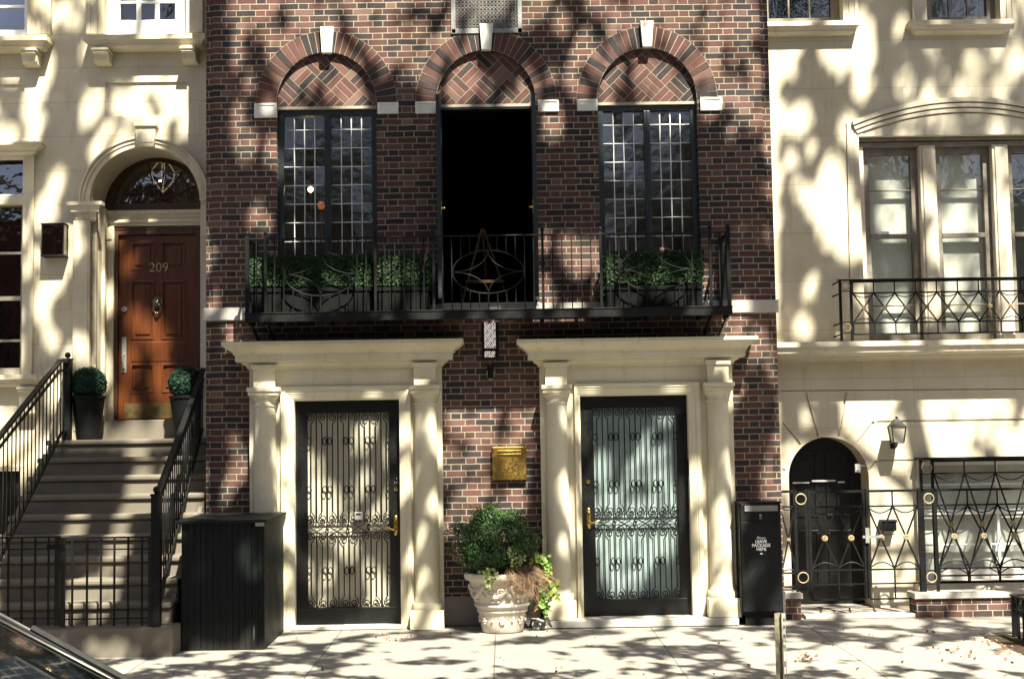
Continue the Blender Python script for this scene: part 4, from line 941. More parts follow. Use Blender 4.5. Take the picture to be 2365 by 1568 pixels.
# topiary pots
def topiary(pxc, pyc, rpx, Y, zfloor, label, label2, topw, botw, ytop):
    x = WX(pxc, pyc, Y); zc = WZ(pxc, pyc, Y); r = rpx*(Y+15)/FPX; zt = WZ(pxc, ytop, Y); a = topw*(Y+15)/FPX/2; c = botw*(Y+15)/FPX/2
    g = MB(); g.lathe(x, Y, [(c*.98, 0), (c, .01), (a*.93, (zt-zfloor)*.93), (a, (zt-zfloor)*.94), (a, zt-zfloor), (a*.88, zt-zfloor), (a*.86, zt-zfloor-.03), (.001, zt-zfloor-.04)], 28, 0, zfloor)
    p = g.build('tall_planter', M['pot'], None, auto=40); tag(p, label, 'planter', 'tall planters by the wooden door')
    T = thing('topiary_ball', label2, 'topiary', (x, Y, zt-.03), 'clipped topiary balls by the wooden door')
    g = MB(); g.ball((x, Y, zc), r*.9, 12); g.tube([(x, Y, zt-.05), (x, Y, zc)], .02, 6); g.build('inner_mass', M['topi_l'], T, smooth=True)
    g = MB()
    for _ in range(2600):
        d = Vector((random.gauss(0,1), random.gauss(0,1), random.gauss(0,1))).normalized(); g.leaf(Vector((x, Y, zc))+d*r*(random.uniform(.86, 1.02)+.05*noise.noise(d*3+Vector((pxc, 0, 0)))), .034, d)
    g.build('foliage', M['topi_l'], T)
topiary(204, 887, 40.5, 1.18, 2.001, 'tall black tapered planter left of the wooden door', 'green topiary ball in the planter left of the wooden door', 80, 52, 914)
topiary(430, 887, 40, 1.22, 2.001, 'tall black tapered planter right of the wooden door beside the railing', 'green topiary ball right of the wooden door, partly behind the railing', 78, 50, 914)

# ------------------------------------------------------------------ right stucco townhouse
YR = .9
HR = thing('stucco_townhouse', 'cream stucco townhouse with an arched basement door and a broad three-light window', 'house', (6, YR, 0))
RX0, RX1 = XRo-.02, 11
def zR(px, py): return WZ(px, py, YR)
def q4(*p): return [(WX(a, c, YR), WZ(a, c, YR)) for a, c in p]
ax = WX(1914, 1100, YR); arr = (WX(2007, 1100, YR)-WX(1822, 1100, YR))/2; az = zR(1914, 1009)-arr
dR = [(ax-arr, .001), (ax+arr, .001)]+arch_pts(ax, arr, az, arr)
LWn = RC(2120, 2520, 1056, 1338, YR); MW = RC(1991, 2481, 312, 786, YR); U0 = RC(1757, 1943, -180, 60, YR); U1 = RC(2136, 2305, -180, 57, YR)
big = [dR, rect(LWn), rect(MW), rect(U0), rect(U1)]
gw = 2.2
gro = [q4((1859, 907), (1863, 907), (1891.5, 1007), (1886.5, 1009)), q4((1952, 907), (1957, 907), (1938, 1009), (1933, 1007)), q4((1806, 976), (1811, 978), (1851, 1024), (1847, 1028)), q4((2016, 972), (2021, 974.5), (1982, 1024), (1978, 1021)),
       q4((2027, 971), (2500, 964), (2500, 968.5), (2022, 975.5)), q4((2003, 1085), (2022, 1062), (2026, 1065), (2008, 1088)), q4((2029, 1061), (2117, 1060), (2117, 1064), (2029, 1065)), q4((1803, 901.5), (2500, 896), (2500, 898.2), (1803, 903.7)),
       q4((1805, 1081), (1814, 1083), (1814, 1087), (1805, 1085))]
acx_, hcp = 2236, 269
def seg(rise_y, spring_y, half, th):
    out = []; N = 26
    for i in range(N+1):
        t = -1+2*i/N; out.append((acx_+half*t, spring_y-(spring_y-rise_y)*(1-t*t)))
    up = q4(*out); dn = q4(*[(a, c+th) for a, c in out]); return up+dn[::-1]
gro += [seg(236.5, 291, 267, 2.6), seg(248, 299, 258, 2.6), seg(259.5, 308, 243, 2.4)]
gro += [q4((1952.5, 286), (1955.5, 286), (1963.5, 643), (1960, 643))]
b = MB(); b.prismpoly([(RX0, -.02), (RX1, -.02), (RX1, 9.4), (RX0, 9.4)], big+gro, YR, YR+.022); b.prismpoly([(RX0, -.02), (RX1, -.02), (RX1, 9.4), (RX0, 9.4)], big, YR+.022, YR+.40)
b.build('stucco_wall', M['cream_r'], HR)
b = MB(); b.box(RX0, RX1, YR-.25, YR+.4, 9.4, 9.7); b.box(RX1-.2, RX1, YR+.4, 9, 0, 9.4); b.build('roof_cornice', M['cream_rt'], HR)
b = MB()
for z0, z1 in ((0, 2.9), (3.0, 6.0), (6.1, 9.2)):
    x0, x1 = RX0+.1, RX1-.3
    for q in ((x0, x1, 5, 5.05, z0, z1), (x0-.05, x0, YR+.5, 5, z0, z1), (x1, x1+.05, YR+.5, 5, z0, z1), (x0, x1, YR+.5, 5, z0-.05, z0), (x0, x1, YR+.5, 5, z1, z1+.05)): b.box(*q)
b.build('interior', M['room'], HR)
def strip(y0a, y0b, h0, y1a, y1b, h1, proud):
    N = 26; a = [(acx_+h0*(-1+2*i/N), y0b-(y0b-y0a)*(1-(-1+2*i/N)**2)) for i in range(N+1)]; c = [(acx_+h1*(-1+2*i/N), y1b-(y1b-y1a)*(1-(-1+2*i/N)**2)) for i in range(N+1)]
    b = MB(); b.prismpoly(q4(*a)+q4(*c)[::-1], [], YR-proud, YR+.01); b.build('window_hood', M['cream_rt'], HR, bevel=.003)
strip(226, 281, 269, 236.5, 291, 267, .040); strip(239.5, 294, 265, 248, 301, 262, .028); strip(251, 304, 260, 259.5, 309, 256, .016)
# basement door
b = MB(); b.prismpoly([(ax-arr-.02, .001), (ax+arr+.02, .001)]+arch_pts(ax, arr+.02, az, arr+.02), [], YR+.36, YR+.42); D_ = b.build('basement_door', M['black'], HR)
b = MB()
for z0, z1 in ((.2, .85), (1.0, 1.75)):
    for x0, x1 in ((ax-arr+.10, ax-.05), (ax+.05, ax+arr-.10)):
        for q in ((x0, x1, z0, z0+.03), (x0, x1, z1-.03, z1), (x0, x0+.03, z0+.03, z1-.03), (x1-.03, x1, z0+.03, z1-.03)): b.box(q[0], q[1], YR+.345, YR+.362, q[2], q[3])
b.build('door_panels', M['black'], D_, bevel=.003)
b = MB()
for q in ((1831, 1869, 1113, 1116), (1875, 1929, 1108, 1112), (1936, 1950, 1111, 1115)): x0, x1, z0, z1 = RC(*q, YR+.33); b.box(x0, x1, YR+.32, YR+.355, z0, z1)
build_split(b, 'reflection_bar', M['white'], D_)  # white bars imitate light reflected on the dark door
x0, x1, z0, z1 = RC(1973, 1985, 1071, 1090, YR+.1); b = MB(); b.box(x0, x1, YR+.05, YR+.09, z0, z1); b.tube([((x0+x1)/2, YR+.05, z0+.02), ((x0+x1)/2, YR-.0, z0+.01)], .016, 10); b.box(x0+.02, ax+arr-.0, YR+.06, YR+.08, z1-.03, z1-.01); b.build('door_sensor', M['white'], HR)
# three-light window
ym = YR+.20; zt_, zb_ = MW[3], MW[2]
b = MB(); b.box(MW[0], MW[1], YR+.07, YR+.16, zt_-.04, zt_); b.box(MW[0], MW[1], YR+.11, YR+.2, zt_-.10, zt_-.05); b.build('window_head', M['sash'], HR, bevel=.003)
mul = [WX(p, 500, ym-.1) for p in (2128.5, 2166, 2297, 2334)]
for a, c in ((mul[0], mul[1]), (mul[2], mul[3])):
    b = MB(); b.box(a, c, ym-.10, ym+.12, zb_, zt_-.09); b.box(a+.03, c-.03, ym-.115, ym-.099, zb_+.02, zt_-.12); b.build('window_mullion', M['cream_rt'], HR, bevel=.006)
b = MB(); b.box(MW[0]-.002, MW[0]+.07, ym-.1, ym+.12, zb_, zt_-.10); b.build('window_jamb', M['cream_rt'], HR, bevel=.005)
t1 = (WZ(2060, 440, ym)-zb_)/(zt_-.1-zb_); t2 = (WZ(2060, 546, ym)-zb_)/(zt_-.1-zb_)
for a, c in ((MW[0]+.075, mul[0]), (mul[1], mul[2]), (mul[3], MW[1])):
    w = sash_window(HR, (a, c, zb_, zt_-.1), ym+.02, 1, ((t1, .014), (t2, .05), (.19, .016)), M['sash'], M['glass_r'], M['curtain'], fr=.075, backy=.09)
    b = MB(); zz = zb_+(zt_-.1-zb_)*t2+.045; b.box(a+.2, a+.29, ym+.005, ym+.03, zz-.02, zz+.012); b.build('sash_lock', M['white'], w)
# upper windows
for r, gl, bk in ((U0, M['glass'], None), (U1, M['glass_r'], M['curtain'])):
    sash_window(HR, (r[0], r[1], r[2], r[3]), YR+.16, 3, ((.5, .05),), M['sash'], gl, bk, fr=.10, bar=.02, backy=.035)
    casing(HR, r, .17, YR, M['cream_rt'], .045)
sill(HR, 1700, 1986, 49, 76, YR, .16, M['cream_rt']); sill(HR, 2102, 2345, 45.5, 73, YR, .16, M['cream_rt'])
# lower window
sash_window(HR, LWn, YR+.2, 2, ((.55, .05), (.28, .02), (.78, .02)), M['white'], M['glass_r'], M['curtain'], fr=.08, bar=.03, backy=.1)
b = MB(); x0 = WX(2117, 1335, YR-.1); b.box(x0, RX1, YR-.16, YR+.01, LWn[2]-.09, LWn[2]); b.build('window_sill', M['cream_rt'], HR, bevel=.006)
# ledge
zt_ = WZ(2200, 785, YR-.38); b = MB(); s_ = .0049
b.mould([(0, zt_), (.40, zt_), (.40, zt_-.055), (.385, zt_-.06), (.37, zt_-.085), (.36, zt_-.12), (.30, zt_-.15), (.29, zt_-.155), (.29, zt_-.17), (.2, zt_-.175), (.08, zt_-.18), (0, zt_-.2)], RX0-.4, RX1, YR); b.build('ledge_cornice', M['cream_rt'], HR, auto=30)
# X-pattern ironwork
def xwork(parent, x0, x1, n_, Y, zt, z2, zl, zm, zb, r=.008, ros=.026, ends=True, zlow=True):
    """rails, crossed bars, swags, rosettes between x0 and x1 in n_ cells"""
    b = MB()
    for z, h in ((zt, .026), (z2, .017), (zl, .017), (zm, .015), (zb, .017)):
        if z is not None: b.box(x0, x1, Y-.014, Y+.014, z-h, z)
    build_split(b, 'rail', M['iron'], parent)
    c = (x1-x0)/n_; b = MB(); cr = MB()
    for i in range(n_+1):
        xx = x0+c*i
        if 0 < i < n_ or ends:
            r_ = r; b.bar((xx, Y, z2-.01), (xx, Y, zt-.02), r*1.7)
            if zb is not None: b.bar((xx, Y, zb), (xx, Y, zl-.012), r*1.7)
    for i in range(n_):
        xa, xb = x0+c*i, x0+c*(i+1); xm = (xa+xb)/2; zc = (z2+zl)/2-.005
        cr.bar((xa, Y-.003, z2-.014), (xb, Y-.003, zl), r*1.85); cr.bar((xb, Y+.004, z2-.014), (xa, Y+.004, zl), r*1.85)
        for z, s in ((z2-.014, -1), (zl, 1)):
            d = min(.10, c*.33)*(.55 if c < .26 else .75); cr.tube([(xa+c*t, Y, z+s*d*4*t*(1-t)) for t in [k/10 for k in range(11)]], r*.85, 5)
    build_split(b, 'upright', M['iron'], parent); build_split(cr, 'crossed_bar', M['iron'], parent)
    for i in range(n_):
        xm = x0+c*(i+.5); zc = (z2-.014+zl)/2; b = MB(); b.prismpoly([(xm+ros*cos(2*pi*k/16), zc+ros*sin(2*pi*k/16)) for k in range(16)], [], Y-.016, Y-.008)
        for k in range(8): t = 2*pi*k/8; b.ball((xm+ros*.62*cos(t), Y-.017, zc+ros*.62*sin(t)), ros*.28, 5)
        b.ball((xm, Y-.018, zc), ros*.3, 6); b.build('rosette', M['gold'], parent)
def ringpost(parent, x0, x1, Y, z0, z1, rings, r):
    b = MB(); w = .014; b.box(x0-w, x0+w, Y-w, Y+w, z0, z1); b.box(x1-w, x1+w, Y-w, Y+w, z0, z1)
    for zc in rings:
        for s in (-1, 1): b.box(x0+w, x1-w, Y-.008, Y+.008, zc+s*(r+.018)-.005, zc+s*(r+.018)+.005)
    b.build('corner_post', M['iron'], parent)
    for zc in rings:
        b = MB(); b.tube([((x0+x1)/2+r*cos(2*pi*k/22), Y-.012, zc+r*sin(2*pi*k/22)) for k in range(22)], .008, 6, closed=True); b.build('ring', M['gold'], parent, smooth=True)
yb_ = YR-.34
BR = thing('ledge_railing', 'black iron railing with gilt rosettes on the ledge below the three-light window', 'railing', (WX(2200, 784, yb_), yb_, zt_))
xA = WX(1970, 700, yb_); xB = WX(1970+48.5*12, 700, yb_); zz = [WZ(2150, y, yb_) for y in (645, 673, 742, None or 742, 768)]
xwork(BR, xA, xB, 12, yb_, zz[0], zz[1], zz[2], None, zz[4], .007, .026)
b = MB(); b.box(WX(1934, 650, yb_), xB, yb_-.028, yb_+.028, zz[0], zz[0]+.012); b.build('handrail', M['iron'], BR, bevel=.003)
xp = WX(1941, 700, yb_); xq = WX(1966, 700, yb_); ringpost(BR, xp, xq, yb_, zt_, zz[0], (WZ(1954, 660, yb_), WZ(1954, 757, yb_)), .042)
b = MB()
for z in (zz[0], zz[1], zz[2], zz[4]): b.box(xp-.008, xp+.008, yb_+.014, YR, z-.014, z)
build_split(b, 'return_rail', M['iron'], BR)
# areaway: window guard, piers, fence and gates
yg2 = YR-.12
WG = thing('window_guard', 'black iron guard with gilt rosettes fixed over the basement window', 'window guard', (WX(2300, 1380, yg2), yg2, LWn[2]))
x0 = WX(2160, 1200, yg2); zz = [WZ(2250, y, yg2) for y in (1060, 1090, 1326, 1340, 1352)]
xwork(WG, x0, x0+5*71.4*15.78/FPX, 5, yg2, zz[0], zz[1], zz[2], zz[3], zz[4], .008, .03)
ringpost(WG, WX(2127, 1100, yg2), WX(2153, 1100, yg2), yg2, zz[4], zz[0], (WZ(2139, 1079, yg2),), .055)
b = MB(); b.box(WX(2119, 1060, yg2), x0+1.8, yg2-.03, YR, zz[0], zz[0]+.025); b.build('guard_top', M['iron'], WG)
yf = .13
def pier(label, px0, px1, X1=None, brick=M['brick']):
    x0, x1, zb0, zt0 = RC(px0, px1, 1371, 1412, yf-.14); x1 = X1 or x1
    T = thing('garden_wall', label, 'wall', ((x0+x1)/2, yf, 0)); zt0 = WZ(px0, 1372, yf-.14)
    b = MB(); b.box(x0+.02, x1-.02, yf-.12, yf+.14, .002, zt0-.05); b.build('brick_body', brick, T)
    b = MB(); b.box(x0, x1, yf-.145, yf+.165, zt0-.05, zt0+.01); b.build('coping', M['band'], T, bevel=.006); return zt0
pier('short low brick pier with stone cap between parcel box and gate', 1812, 1855)
zw = pier('long low brick wall with stone coping under the front railing', 2113, 2180, 8.5)
b = MB(); b.box(WX(1856, 1408, yf), WX(2111, 1408, yf), yf-.1, yf+.1, .002, .045); tag(b.build('gate_kerb', M['band'], None, bevel=.006), 'low stone kerb under the rosette gates', 'kerb')
def zf_(y): return WZ(2000, y, yf)
def fence(label, name, px0, px1, n_, cat, stiles, bottom=1381, grp=None, **k):
    x0, x1 = WX(px0, 1250, yf), WX(px1, 1250, yf); T = thing(name, label, cat, ((x0+x1)/2, yf, .05), grp)
    xwork(T, x0, x1, n_, yf, zf_(1131), zf_(1167), zf_(1313), zf_(1346), zf_(bottom), .0085, .034, **k)
    for s in stiles:
        xx = WX(s, 1250, yf); b = MB(); b.box(xx-.016, xx+.016, yf-.02, yf+.02, zf_(1412 if s in (2129,) else bottom), zf_(1129)); b.build('stile', M['iron'], T)
    return T
g1 = fence('black iron gate with two gilt rosettes in front of the arched basement door', 'rosette_gate', 1874, 1996, 2, 'gate', (1871, 1998))
g2 = fence('black iron gate with two gilt rosettes before the lit cream wall', 'rosette_gate', 2006, 2122, 2, 'gate', (2003, 2126))
b = MB(); x0, x1, z0, z1 = RC(1992, 2040, 1236, 1242, yf-.03); b.box(x0, x1, yf-.04, yf-.021, z0, z1); xx = WX(2001, 1230, yf); b.box(xx-.02, xx+.02, yf-.045, yf-.021, z0-.05, z1+.08); b.build('gate_latch', M['grey'], g2)
F3 = fence('black iron railing with gilt rosettes on the long low brick wall', 'front_railing', 2168, 2168+69.6*5, 5, 'railing', (), 1346)
ringpost(F3, WX(2133, 1250, yf), WX(2163, 1250, yf), yf, zw, zf_(1131), (zf_(1153), zf_(1335)), .052)
b = MB(); b.box(WX(2129, 1250, yf), WX(2168, 1250, yf), yf-.014, yf+.014, zf_(1131)-.022, zf_(1131)); b.box(WX(2163, 1250, yf), WX(2168, 1250, yf), yf-.012, yf+.012, zf_(1346)-.014, zf_(1346)); build_split(b, 'corner_rail', M['iron'], F3)
F4 = thing('front_railing', 'narrow black iron railing with two gilt rings behind the parcel box', 'railing', (WX(1850, 1400, yf), yf, .1))
ringpost(F4, WX(1839, 1250, yf), WX(1865, 1250, yf), yf, WZ(1850, 1372, yf), zf_(1128), (zf_(1150)-.0, zf_(1331)), .055)
xwork(F4, XRo-.0, WX(1838, 1250, yf), 1, yf, zf_(1129), zf_(1165), zf_(1318), None, zf_(1350), .008, .02)
# wall mailbox and lantern
x0, x1, z0, z1 = RC(2037, 2070, 1206, 1234, YR-.1); T = thing('wall_mailbox', 'small black mailbox on the cream wall behind the gate', 'mailbox', ((x0+x1)/2, YR, z0))
b = MB(); b.box(x0, x1, YR-.12, YR-.001, z0+.04, z1); b.build('box_body', M['iron'], T, bevel=.008); b = MB(); b.box(x0-.008, x1+.008, YR-.13, YR-.001, z1, z1+.03); b.build('lid', M['iron'], T, bevel=.008)
b = MB(); b.tube([(x0+.02, YR-.06, z0+.04), (x0+.02, YR-.09, z0), (x1-.02, YR-.09, z0), (x1-.02, YR-.06, z0+.04)], .006, 6); b.build('newspaper_hook', M['iron'], T)
x0, x1, z0, z1 = RC(2055, 2090, 985, 1021, YR-.2); xm = (x0+x1)/2; yl = YR-.19; h = (x1-x0)/2
T = thing('wall_lantern', 'small tapered coach lantern on the stucco wall above the mailbox', 'lantern', (xm, YR, z0))
def frust(b, hb, ht, za, zc, m=0):
    b.add([(xm-hb, yl-hb, za), (xm+hb, yl-hb, za), (xm+hb, yl+hb, za), (xm-hb, yl+hb, za), (xm-ht, yl-ht, zc), (xm+ht, yl-ht, zc), (xm+ht, yl+ht, zc), (xm-ht, yl+ht, zc)], [(0,1,5,4),(1,2,6,5),(2,3,7,6),(3,0,4,7),(4,5,6,7),(3,2,1,0)], m)
b = MB(); frust(b, h*1.05, h*.42, z1, z1+.062); frust(b, h*.4, h*.3, z1+.062, z1+.085); b.ball((xm, yl, z1+.10), .016, 6); frust(b, h*.72, h*.72, z0-.012, z0)
for sx in (-1, 1):
    for sy in (-1, 1): b.bar((xm+sx*h*.68, yl+sy*h*.68, z0), (xm+sx*h*.95, yl+sy*h*.95, z1), .011)
b.tube([(xm, yl, z0-.01), (xm, yl+.05, z0-.05), (xm, YR, z0-.02)], .01, 6); b.box(xm-.03, xm+.03, YR-.012, YR, z0-.07, z0+.05); b.build('lantern_frame', M['iron2'], T)
b = MB(); frust(b, h*.64, h*.9, z0+.002, z1-.002); b.build('lantern_glass', M['dglass_l'], T)
# ------------------------------------------------------------------ things at the brick house
x0, x1, z0, z1 = RC(1136.5, 1216, 1031, 1109, -.06)
T = thing('brass_mailbox', 'square tarnished brass letter box on the brick between the porticos', 'letter box', ((x0+x1)/2, 0, z0))
b = MB(); b.box(x0, x1, -.06, -.001, z0, z1); bx = b.build('box_body', M['brassd'], T, bevel=.008)
xa, xb, za, zb = RC(1148, 1204, 1039.5, 1051, -.07); b = MB(); b.box(xa, xb, -.072, -.058, za, za+.016); b.box(xa, xb, -.075, -.058, zb-.018, zb); b.box(xa, xb, -.066, -.058, za+.016, zb-.018); b.build('letter_flap', M['brass'], T, bevel=.003)
b = MB()
for zz, n0 in ((z0+.21, 5), (z0+.12, 7)):
    b.tube([(x0+.10+.16*i/30*n0/6, -.0605, zz+.012*sin(i*1.15)*(1+.6*sin(i*.7))) for i in range(31)], .0022, 4)
b.build('scratched_marks', M['brassd'], T)
# small spot lamp on the brick
x0, x1, z0, z1 = RC(1124, 1142, 845, 876, -.08); xm = (x0+x1)/2
T = thing('wall_spotlight', 'small dark cylinder wall lamp on the brick above the letter box', 'lamp', (xm, 0, z0))
b = MB(); b.tube([(xm, -.08, z0+.01), (xm, -.08, z1)], .036, 16); b.box(xm-.03, xm+.03, -.05, -.001, z1-.07, z1-.02); b.build('lamp_body', M['iron'], T, auto=40)
b = MB(); b.tube([(xm-.036, -.106, z0+.02), (xm-.036, -.106, z0+.09)], .006, 6); b.tube([(xm+.036, -.106, z0+.02), (xm+.036, -.106, z0+.09)], .006, 6); b.ball((xm, -.08, z0+.006), .03, 8, 0, .4); b.build('lens', M['grey'], T)
# balcony boxes and hedges
def hedge(px0, px1, pt, pb, label, label2, Y0=-.50, Y1=-.10):
    x0, x1 = WX(px0, 640, Y0), WX(px1, 640, Y0); zt, zb = WZ((px0+px1)/2, pt, Y0), WZ((px0+px1)/2, pb, Y0); fl = f1-.02
    g = MB(); g.box(x0+.02, x1-.02, Y0+.02, Y1-.02, fl, zb-.02); g.box(x0+.005, x1-.005, Y0+.005, Y1-.005, zb-.06, zb-.02)
    for q in range(1, 4): xx = x0+(x1-x0)*q/4; g.box(xx-.012, xx+.012, Y0+.012, Y0+.02, fl+.03, zb-.06)
    p = g.build('planter_box', M['lead_box'], None, bevel=.005); tag(p, label, 'planter', 'planter boxes on the balcony')
    H = thing('clipped_hedge', label2, 'hedge', ((x0+x1)/2, (Y0+Y1)/2, zb-.04), 'clipped box hedges on the balcony')
    g = MB(); g.box(x0+.05, x1-.05, Y0+.05, Y1-.05, zb-.05, zt-.05); g.build('inner_twigs', M['hedge_l'], H)
    g = MB(); n_ = int((x1-x0)*5200)
    for _ in range(n_):
        f = random.random(); j = lambda s: random.gauss(0, s)
        if f < .52: c, nn = (random.uniform(x0, x1), Y0+abs(j(.03)), random.uniform(zb, zt)), (0, -1, .3)
        elif f < .82: c, nn = (random.uniform(x0, x1), random.uniform(Y0, Y1), zt-abs(j(.03))+.012*noise.noise(Vector((px0+random.random(), 0, 0)))), (0, -.3, 1)
        else:
            s = random.choice((-1, 1)); c, nn = ((x0 if s < 0 else x1)-s*abs(j(.02)), random.uniform(Y0, Y1), random.uniform(zb, zt)), (s, -.2, .2)
        g.leaf((c[0], c[1], c[2]+.02*noise.noise(Vector(c)*6)), .034, nn)
    g.build('foliage', M['hedge_l'], H)
hedge(576, 857, 590, 660, 'long dark planter box on the left half of the balcony', 'long clipped hedge in front of the left leaded window')
hedge(869, 994, 588, 658, 'short dark planter box left of the open balcony door', 'short clipped hedge left of the open balcony door')
hedge(1397, 1627, 580, 655, 'dark planter box on the right half of the balcony', 'clipped hedge in front of the right leaded window')
b = MB(); Y = -.56; pts = [(WX(p, q, Y), Y, WZ(p, q, Y)) for p, q in ((977, 630), (979.5, 606), (984, 585), (990, 563))]
b.tube(pts, [.008, .011, .010, .004], 6); b.tube([pts[1], (pts[1][0]+.04, Y-.01, pts[1][2]+.05)], .005, 5); tag(b.build('dry_stick', M['straw'], None, smooth=True), 'bare orange-brown stick poking out of the short hedge', 'stick')
b = MB(); cxx, czz = WX(1529, 576, YB), WZ(1529, 576, YB); b.ball((cxx, yr-.0, czz), .026, 10); tag(b.build('round_finial', M['straw'], None, smooth=True), 'small tan ball above the right balcony oval', 'ball')
# easel inside the balcony room
E = thing('wooden_easel', 'pale wooden easel standing just inside the open balcony door', 'easel', (ARCH[1][0], .6, ZSILL))
WD = m_wood('pale_easel_wood', (.06,.034,.010), (.09,.055,.018), .6)
for p0, p1_, y in (((1064, 690), (1113, 560), .5), ((1178, 690), (1118, 560), .5), ((1125, 690), (1116, 560), .95)):
    b = MB(); b.bar((WX(*p0, y), y, ZSILL), (WX(*p1_, .55), .55, WZ(*p1_, .55)+.15), .035, .02); b.build('leg', WD, E)
b = MB(); b.bar((WX(1075, 650, .48), .48, WZ(1075, 650, .48)), (WX(1165, 650, .48), .48, WZ(1165, 650, .48)), .05, .03); b.build('tray', WD, E)
# lit wall lamp seen through the left window
lx, lz = WX(717.5, 438, 1.5), WZ(717.5, 438, 1.5)
T = thing('table_lamp', 'small lit amber lamp glowing behind the left leaded window', 'lamp', (lx, 1.5, lz-.1))
b = MB(); b.ball((lx, 1.5, lz), .030, 8); b.build('bulb', M['bulb'], T, smooth=True)
b = MB(); sx, sz = WX(742, 476, 1.6), WZ(742, 476, 1.6); b.lathe(sx, 1.6, [(.03, -.035), (.045, 0), (.03, .05)], 16, 0, sz); b.build('lamp_shade', M['lampshade'], T, smooth=True)
b = MB(); b.tube([(lx, 1.5, lz-.03), (lx, 1.5, ZSILL-.1)], .012, 6); b.tube([(sx, 1.6, sz-.05), (sx, 1.6, ZSILL-.1)], .012, 6); b.build('lamp_stem', M['brassd'], T)
# ------------------------------------------------------------------ storage shed
fx0, fx1 = WX(418.7, 1340, -1.4), WX(610.6, 1340, -1.4); yf0, yf1 = -1.4, -.22; ztf, ztb = WZ(515, 1208, -1.4), WZ(656, 1189, -.22); zg = -.02
T = thing('storage_shed', 'black boarded bin store with a sloping lid beside the stone steps', 'shed', ((fx0+fx1)/2, (yf0+yf1)/2, 0))
b = MB(); n_ = 13; wd = (fx1-fx0)/n_
for i in range(n_): b.box(fx0+wd*i+.0015, fx0+wd*(i+1)-.0015, yf0+.002*(i % 2), yf0+.02, zg, ztf)
b.build('front_boards', M['shed'], T, bevel=.0015)
for X, s in ((fx1, -1), (fx0, 1)):
    b = MB(); n_ = 17; wd = (yf1-yf0-.02)/n_
    for i in range(n_):
        a, c = yf0+.021+wd*i+.0015, yf0+.021+wd*(i+1)-.0015; t0, t1 = [ztf+(ztb-ztf)*(y-yf0)/(yf1-yf0) for y in (a, c)]; xa, xb = sorted((X, X+s*(.018+.002*(i % 2))))
        za_, zc_ = [.015*y+.004 for y in (a, c)]
        b.add([(xa,a,za_),(xb,a,za_),(xb,c,zc_),(xa,c,zc_),(xa,a,t0),(xb,a,t0),(xb,c,t1),(xa,c,t1)], [(0,1,5,4),(1,2,6,5),(2,3,7,6),(3,0,4,7),(4,5,6,7),(3,2,1,0)])
    b.build('side_boards', M['shed'], T, bevel=.0015)
b = MB(); b.box(fx0+.02, fx1-.02, yf1-.018, yf1, .0, ztb); b.build('back_boards', M['shed'], T)
b = MB(); sl = (ztb-ztf)/(yf1-yf0); ya, yc = yf0-.05, yf1+.06; za_, zc_ = ztf+.002+sl*(ya-yf0), ztf+.002+sl*(yc-yf0); xa, xb = fx0-.05, fx1+.025
b.add([(xa,ya,za_),(xb,ya,za_),(xb,yc,zc_),(xa,yc,zc_),(xa,ya,za_+.028),(xb,ya,za_+.028),(xb,yc,zc_+.028),(xa,yc,zc_+.028)], [(0,1,5,4),(1,2,6,5),(2,3,7,6),(3,0,4,7),(4,5,6,7),(3,2,1,0)])
b.build('lid', M['shed'], T, bevel=.004)
b = MB(); b.box(fx1-.075, fx1+.002, yf0-.056, yf0-.01, ztf-.03, ztf+.004); b.build('hinge_plate', M['grey'], T)
# ------------------------------------------------------------------ urn and its plants
uy = -.45; ux = WX(1160, 1400, uy); zr = WZ(1160, 1327, uy-.38)-.0; ug = .015*uy+.001
def ury(p): return (WZ(1160, p, uy-.28)-ug)
prof = [(.195, 0), (.212, .008), (.213, .045), (.217, .05), (.222, .12), (.238, .185), (.252, .195), (.26, .21), (.252, .225), (.262, .24), (.283, .255), (.285, .275), (.268, .288), (.272, .30), (.298, .40), (.325, .485), (.335, .50), (.362, .507), (.378, .52), (.385, .545), (.376, .572), (.36, .58), (.335, .575), (.32, .54), (.31, .50), (.001, .50)]
kk = (zr-ug)/.58; prof = [(r, z*kk) for r, z in prof]
U = thing('terracotta_urn', 'large pale ornamented urn standing on the pavement between the porticos', 'urn', (ux, uy, ug))
b = MB(); b.lathe(ux, uy, prof, 64, 0, ug); ub = b.build('urn_body', M['urn'], U, smooth=True)
b = MB()
def rad(z):
    for (r0, a), (r1, c) in zip(prof, prof[1:]):
        if a <= z <= c and c > a: return r0+(r1-r0)*(z-a)/(c-a)
    return .3
def on(t, z, o=.010): r = rad(z)+o; return (ux+r*sin(t), uy-r*cos(t), ug+z)
for i in range(14):
    t = 2*pi*i/14
    if i % 2 == 0:
        for q in range(6): b.ball(on(t+.085*cos(q*pi/3), .12*kk+.028*sin(q*pi/3)), .014, 6)
        b.ball(on(t, .12*kk), .019, 6)
    else: b.ball(on(t, .12*kk), .013, 6, 0, 1.3)
for i in range(7):
    t0 = 2*pi*i/7+.22; t1 = t0+2*pi/7; zt, dp = .46*kk, .11
    b.tube([on(t0+(t1-t0)*k/14, zt-dp*4*(k/14)*(1-k/14)) for k in range(15)], [.014+.014*sin(pi*k/14) for k in range(15)], 7)
    for sg in (1, -1):
        tc = t0+(t1-t0)*(.5+sg*.20); b.tube([on(tc+.13*(1-.8*k/18)*cos(sg*k*.5), .40*kk+.042*(1-.8*k/18)*sin(k*.5)) for k in range(19)], .011, 6)
    for q in range(7): b.ball(on(t0+.06*cos(q*.9), .455*kk-.03*q*.55), .019+.006*(q % 2), 6)
    for q in range(5): b.ball(on((t0+t1)/2+.09*(q-2)/2, .315*kk+.02*(1-abs(q-2)/2)), .018, 6)
b.build('relief_ornament', M['urn'], U, smooth=True)
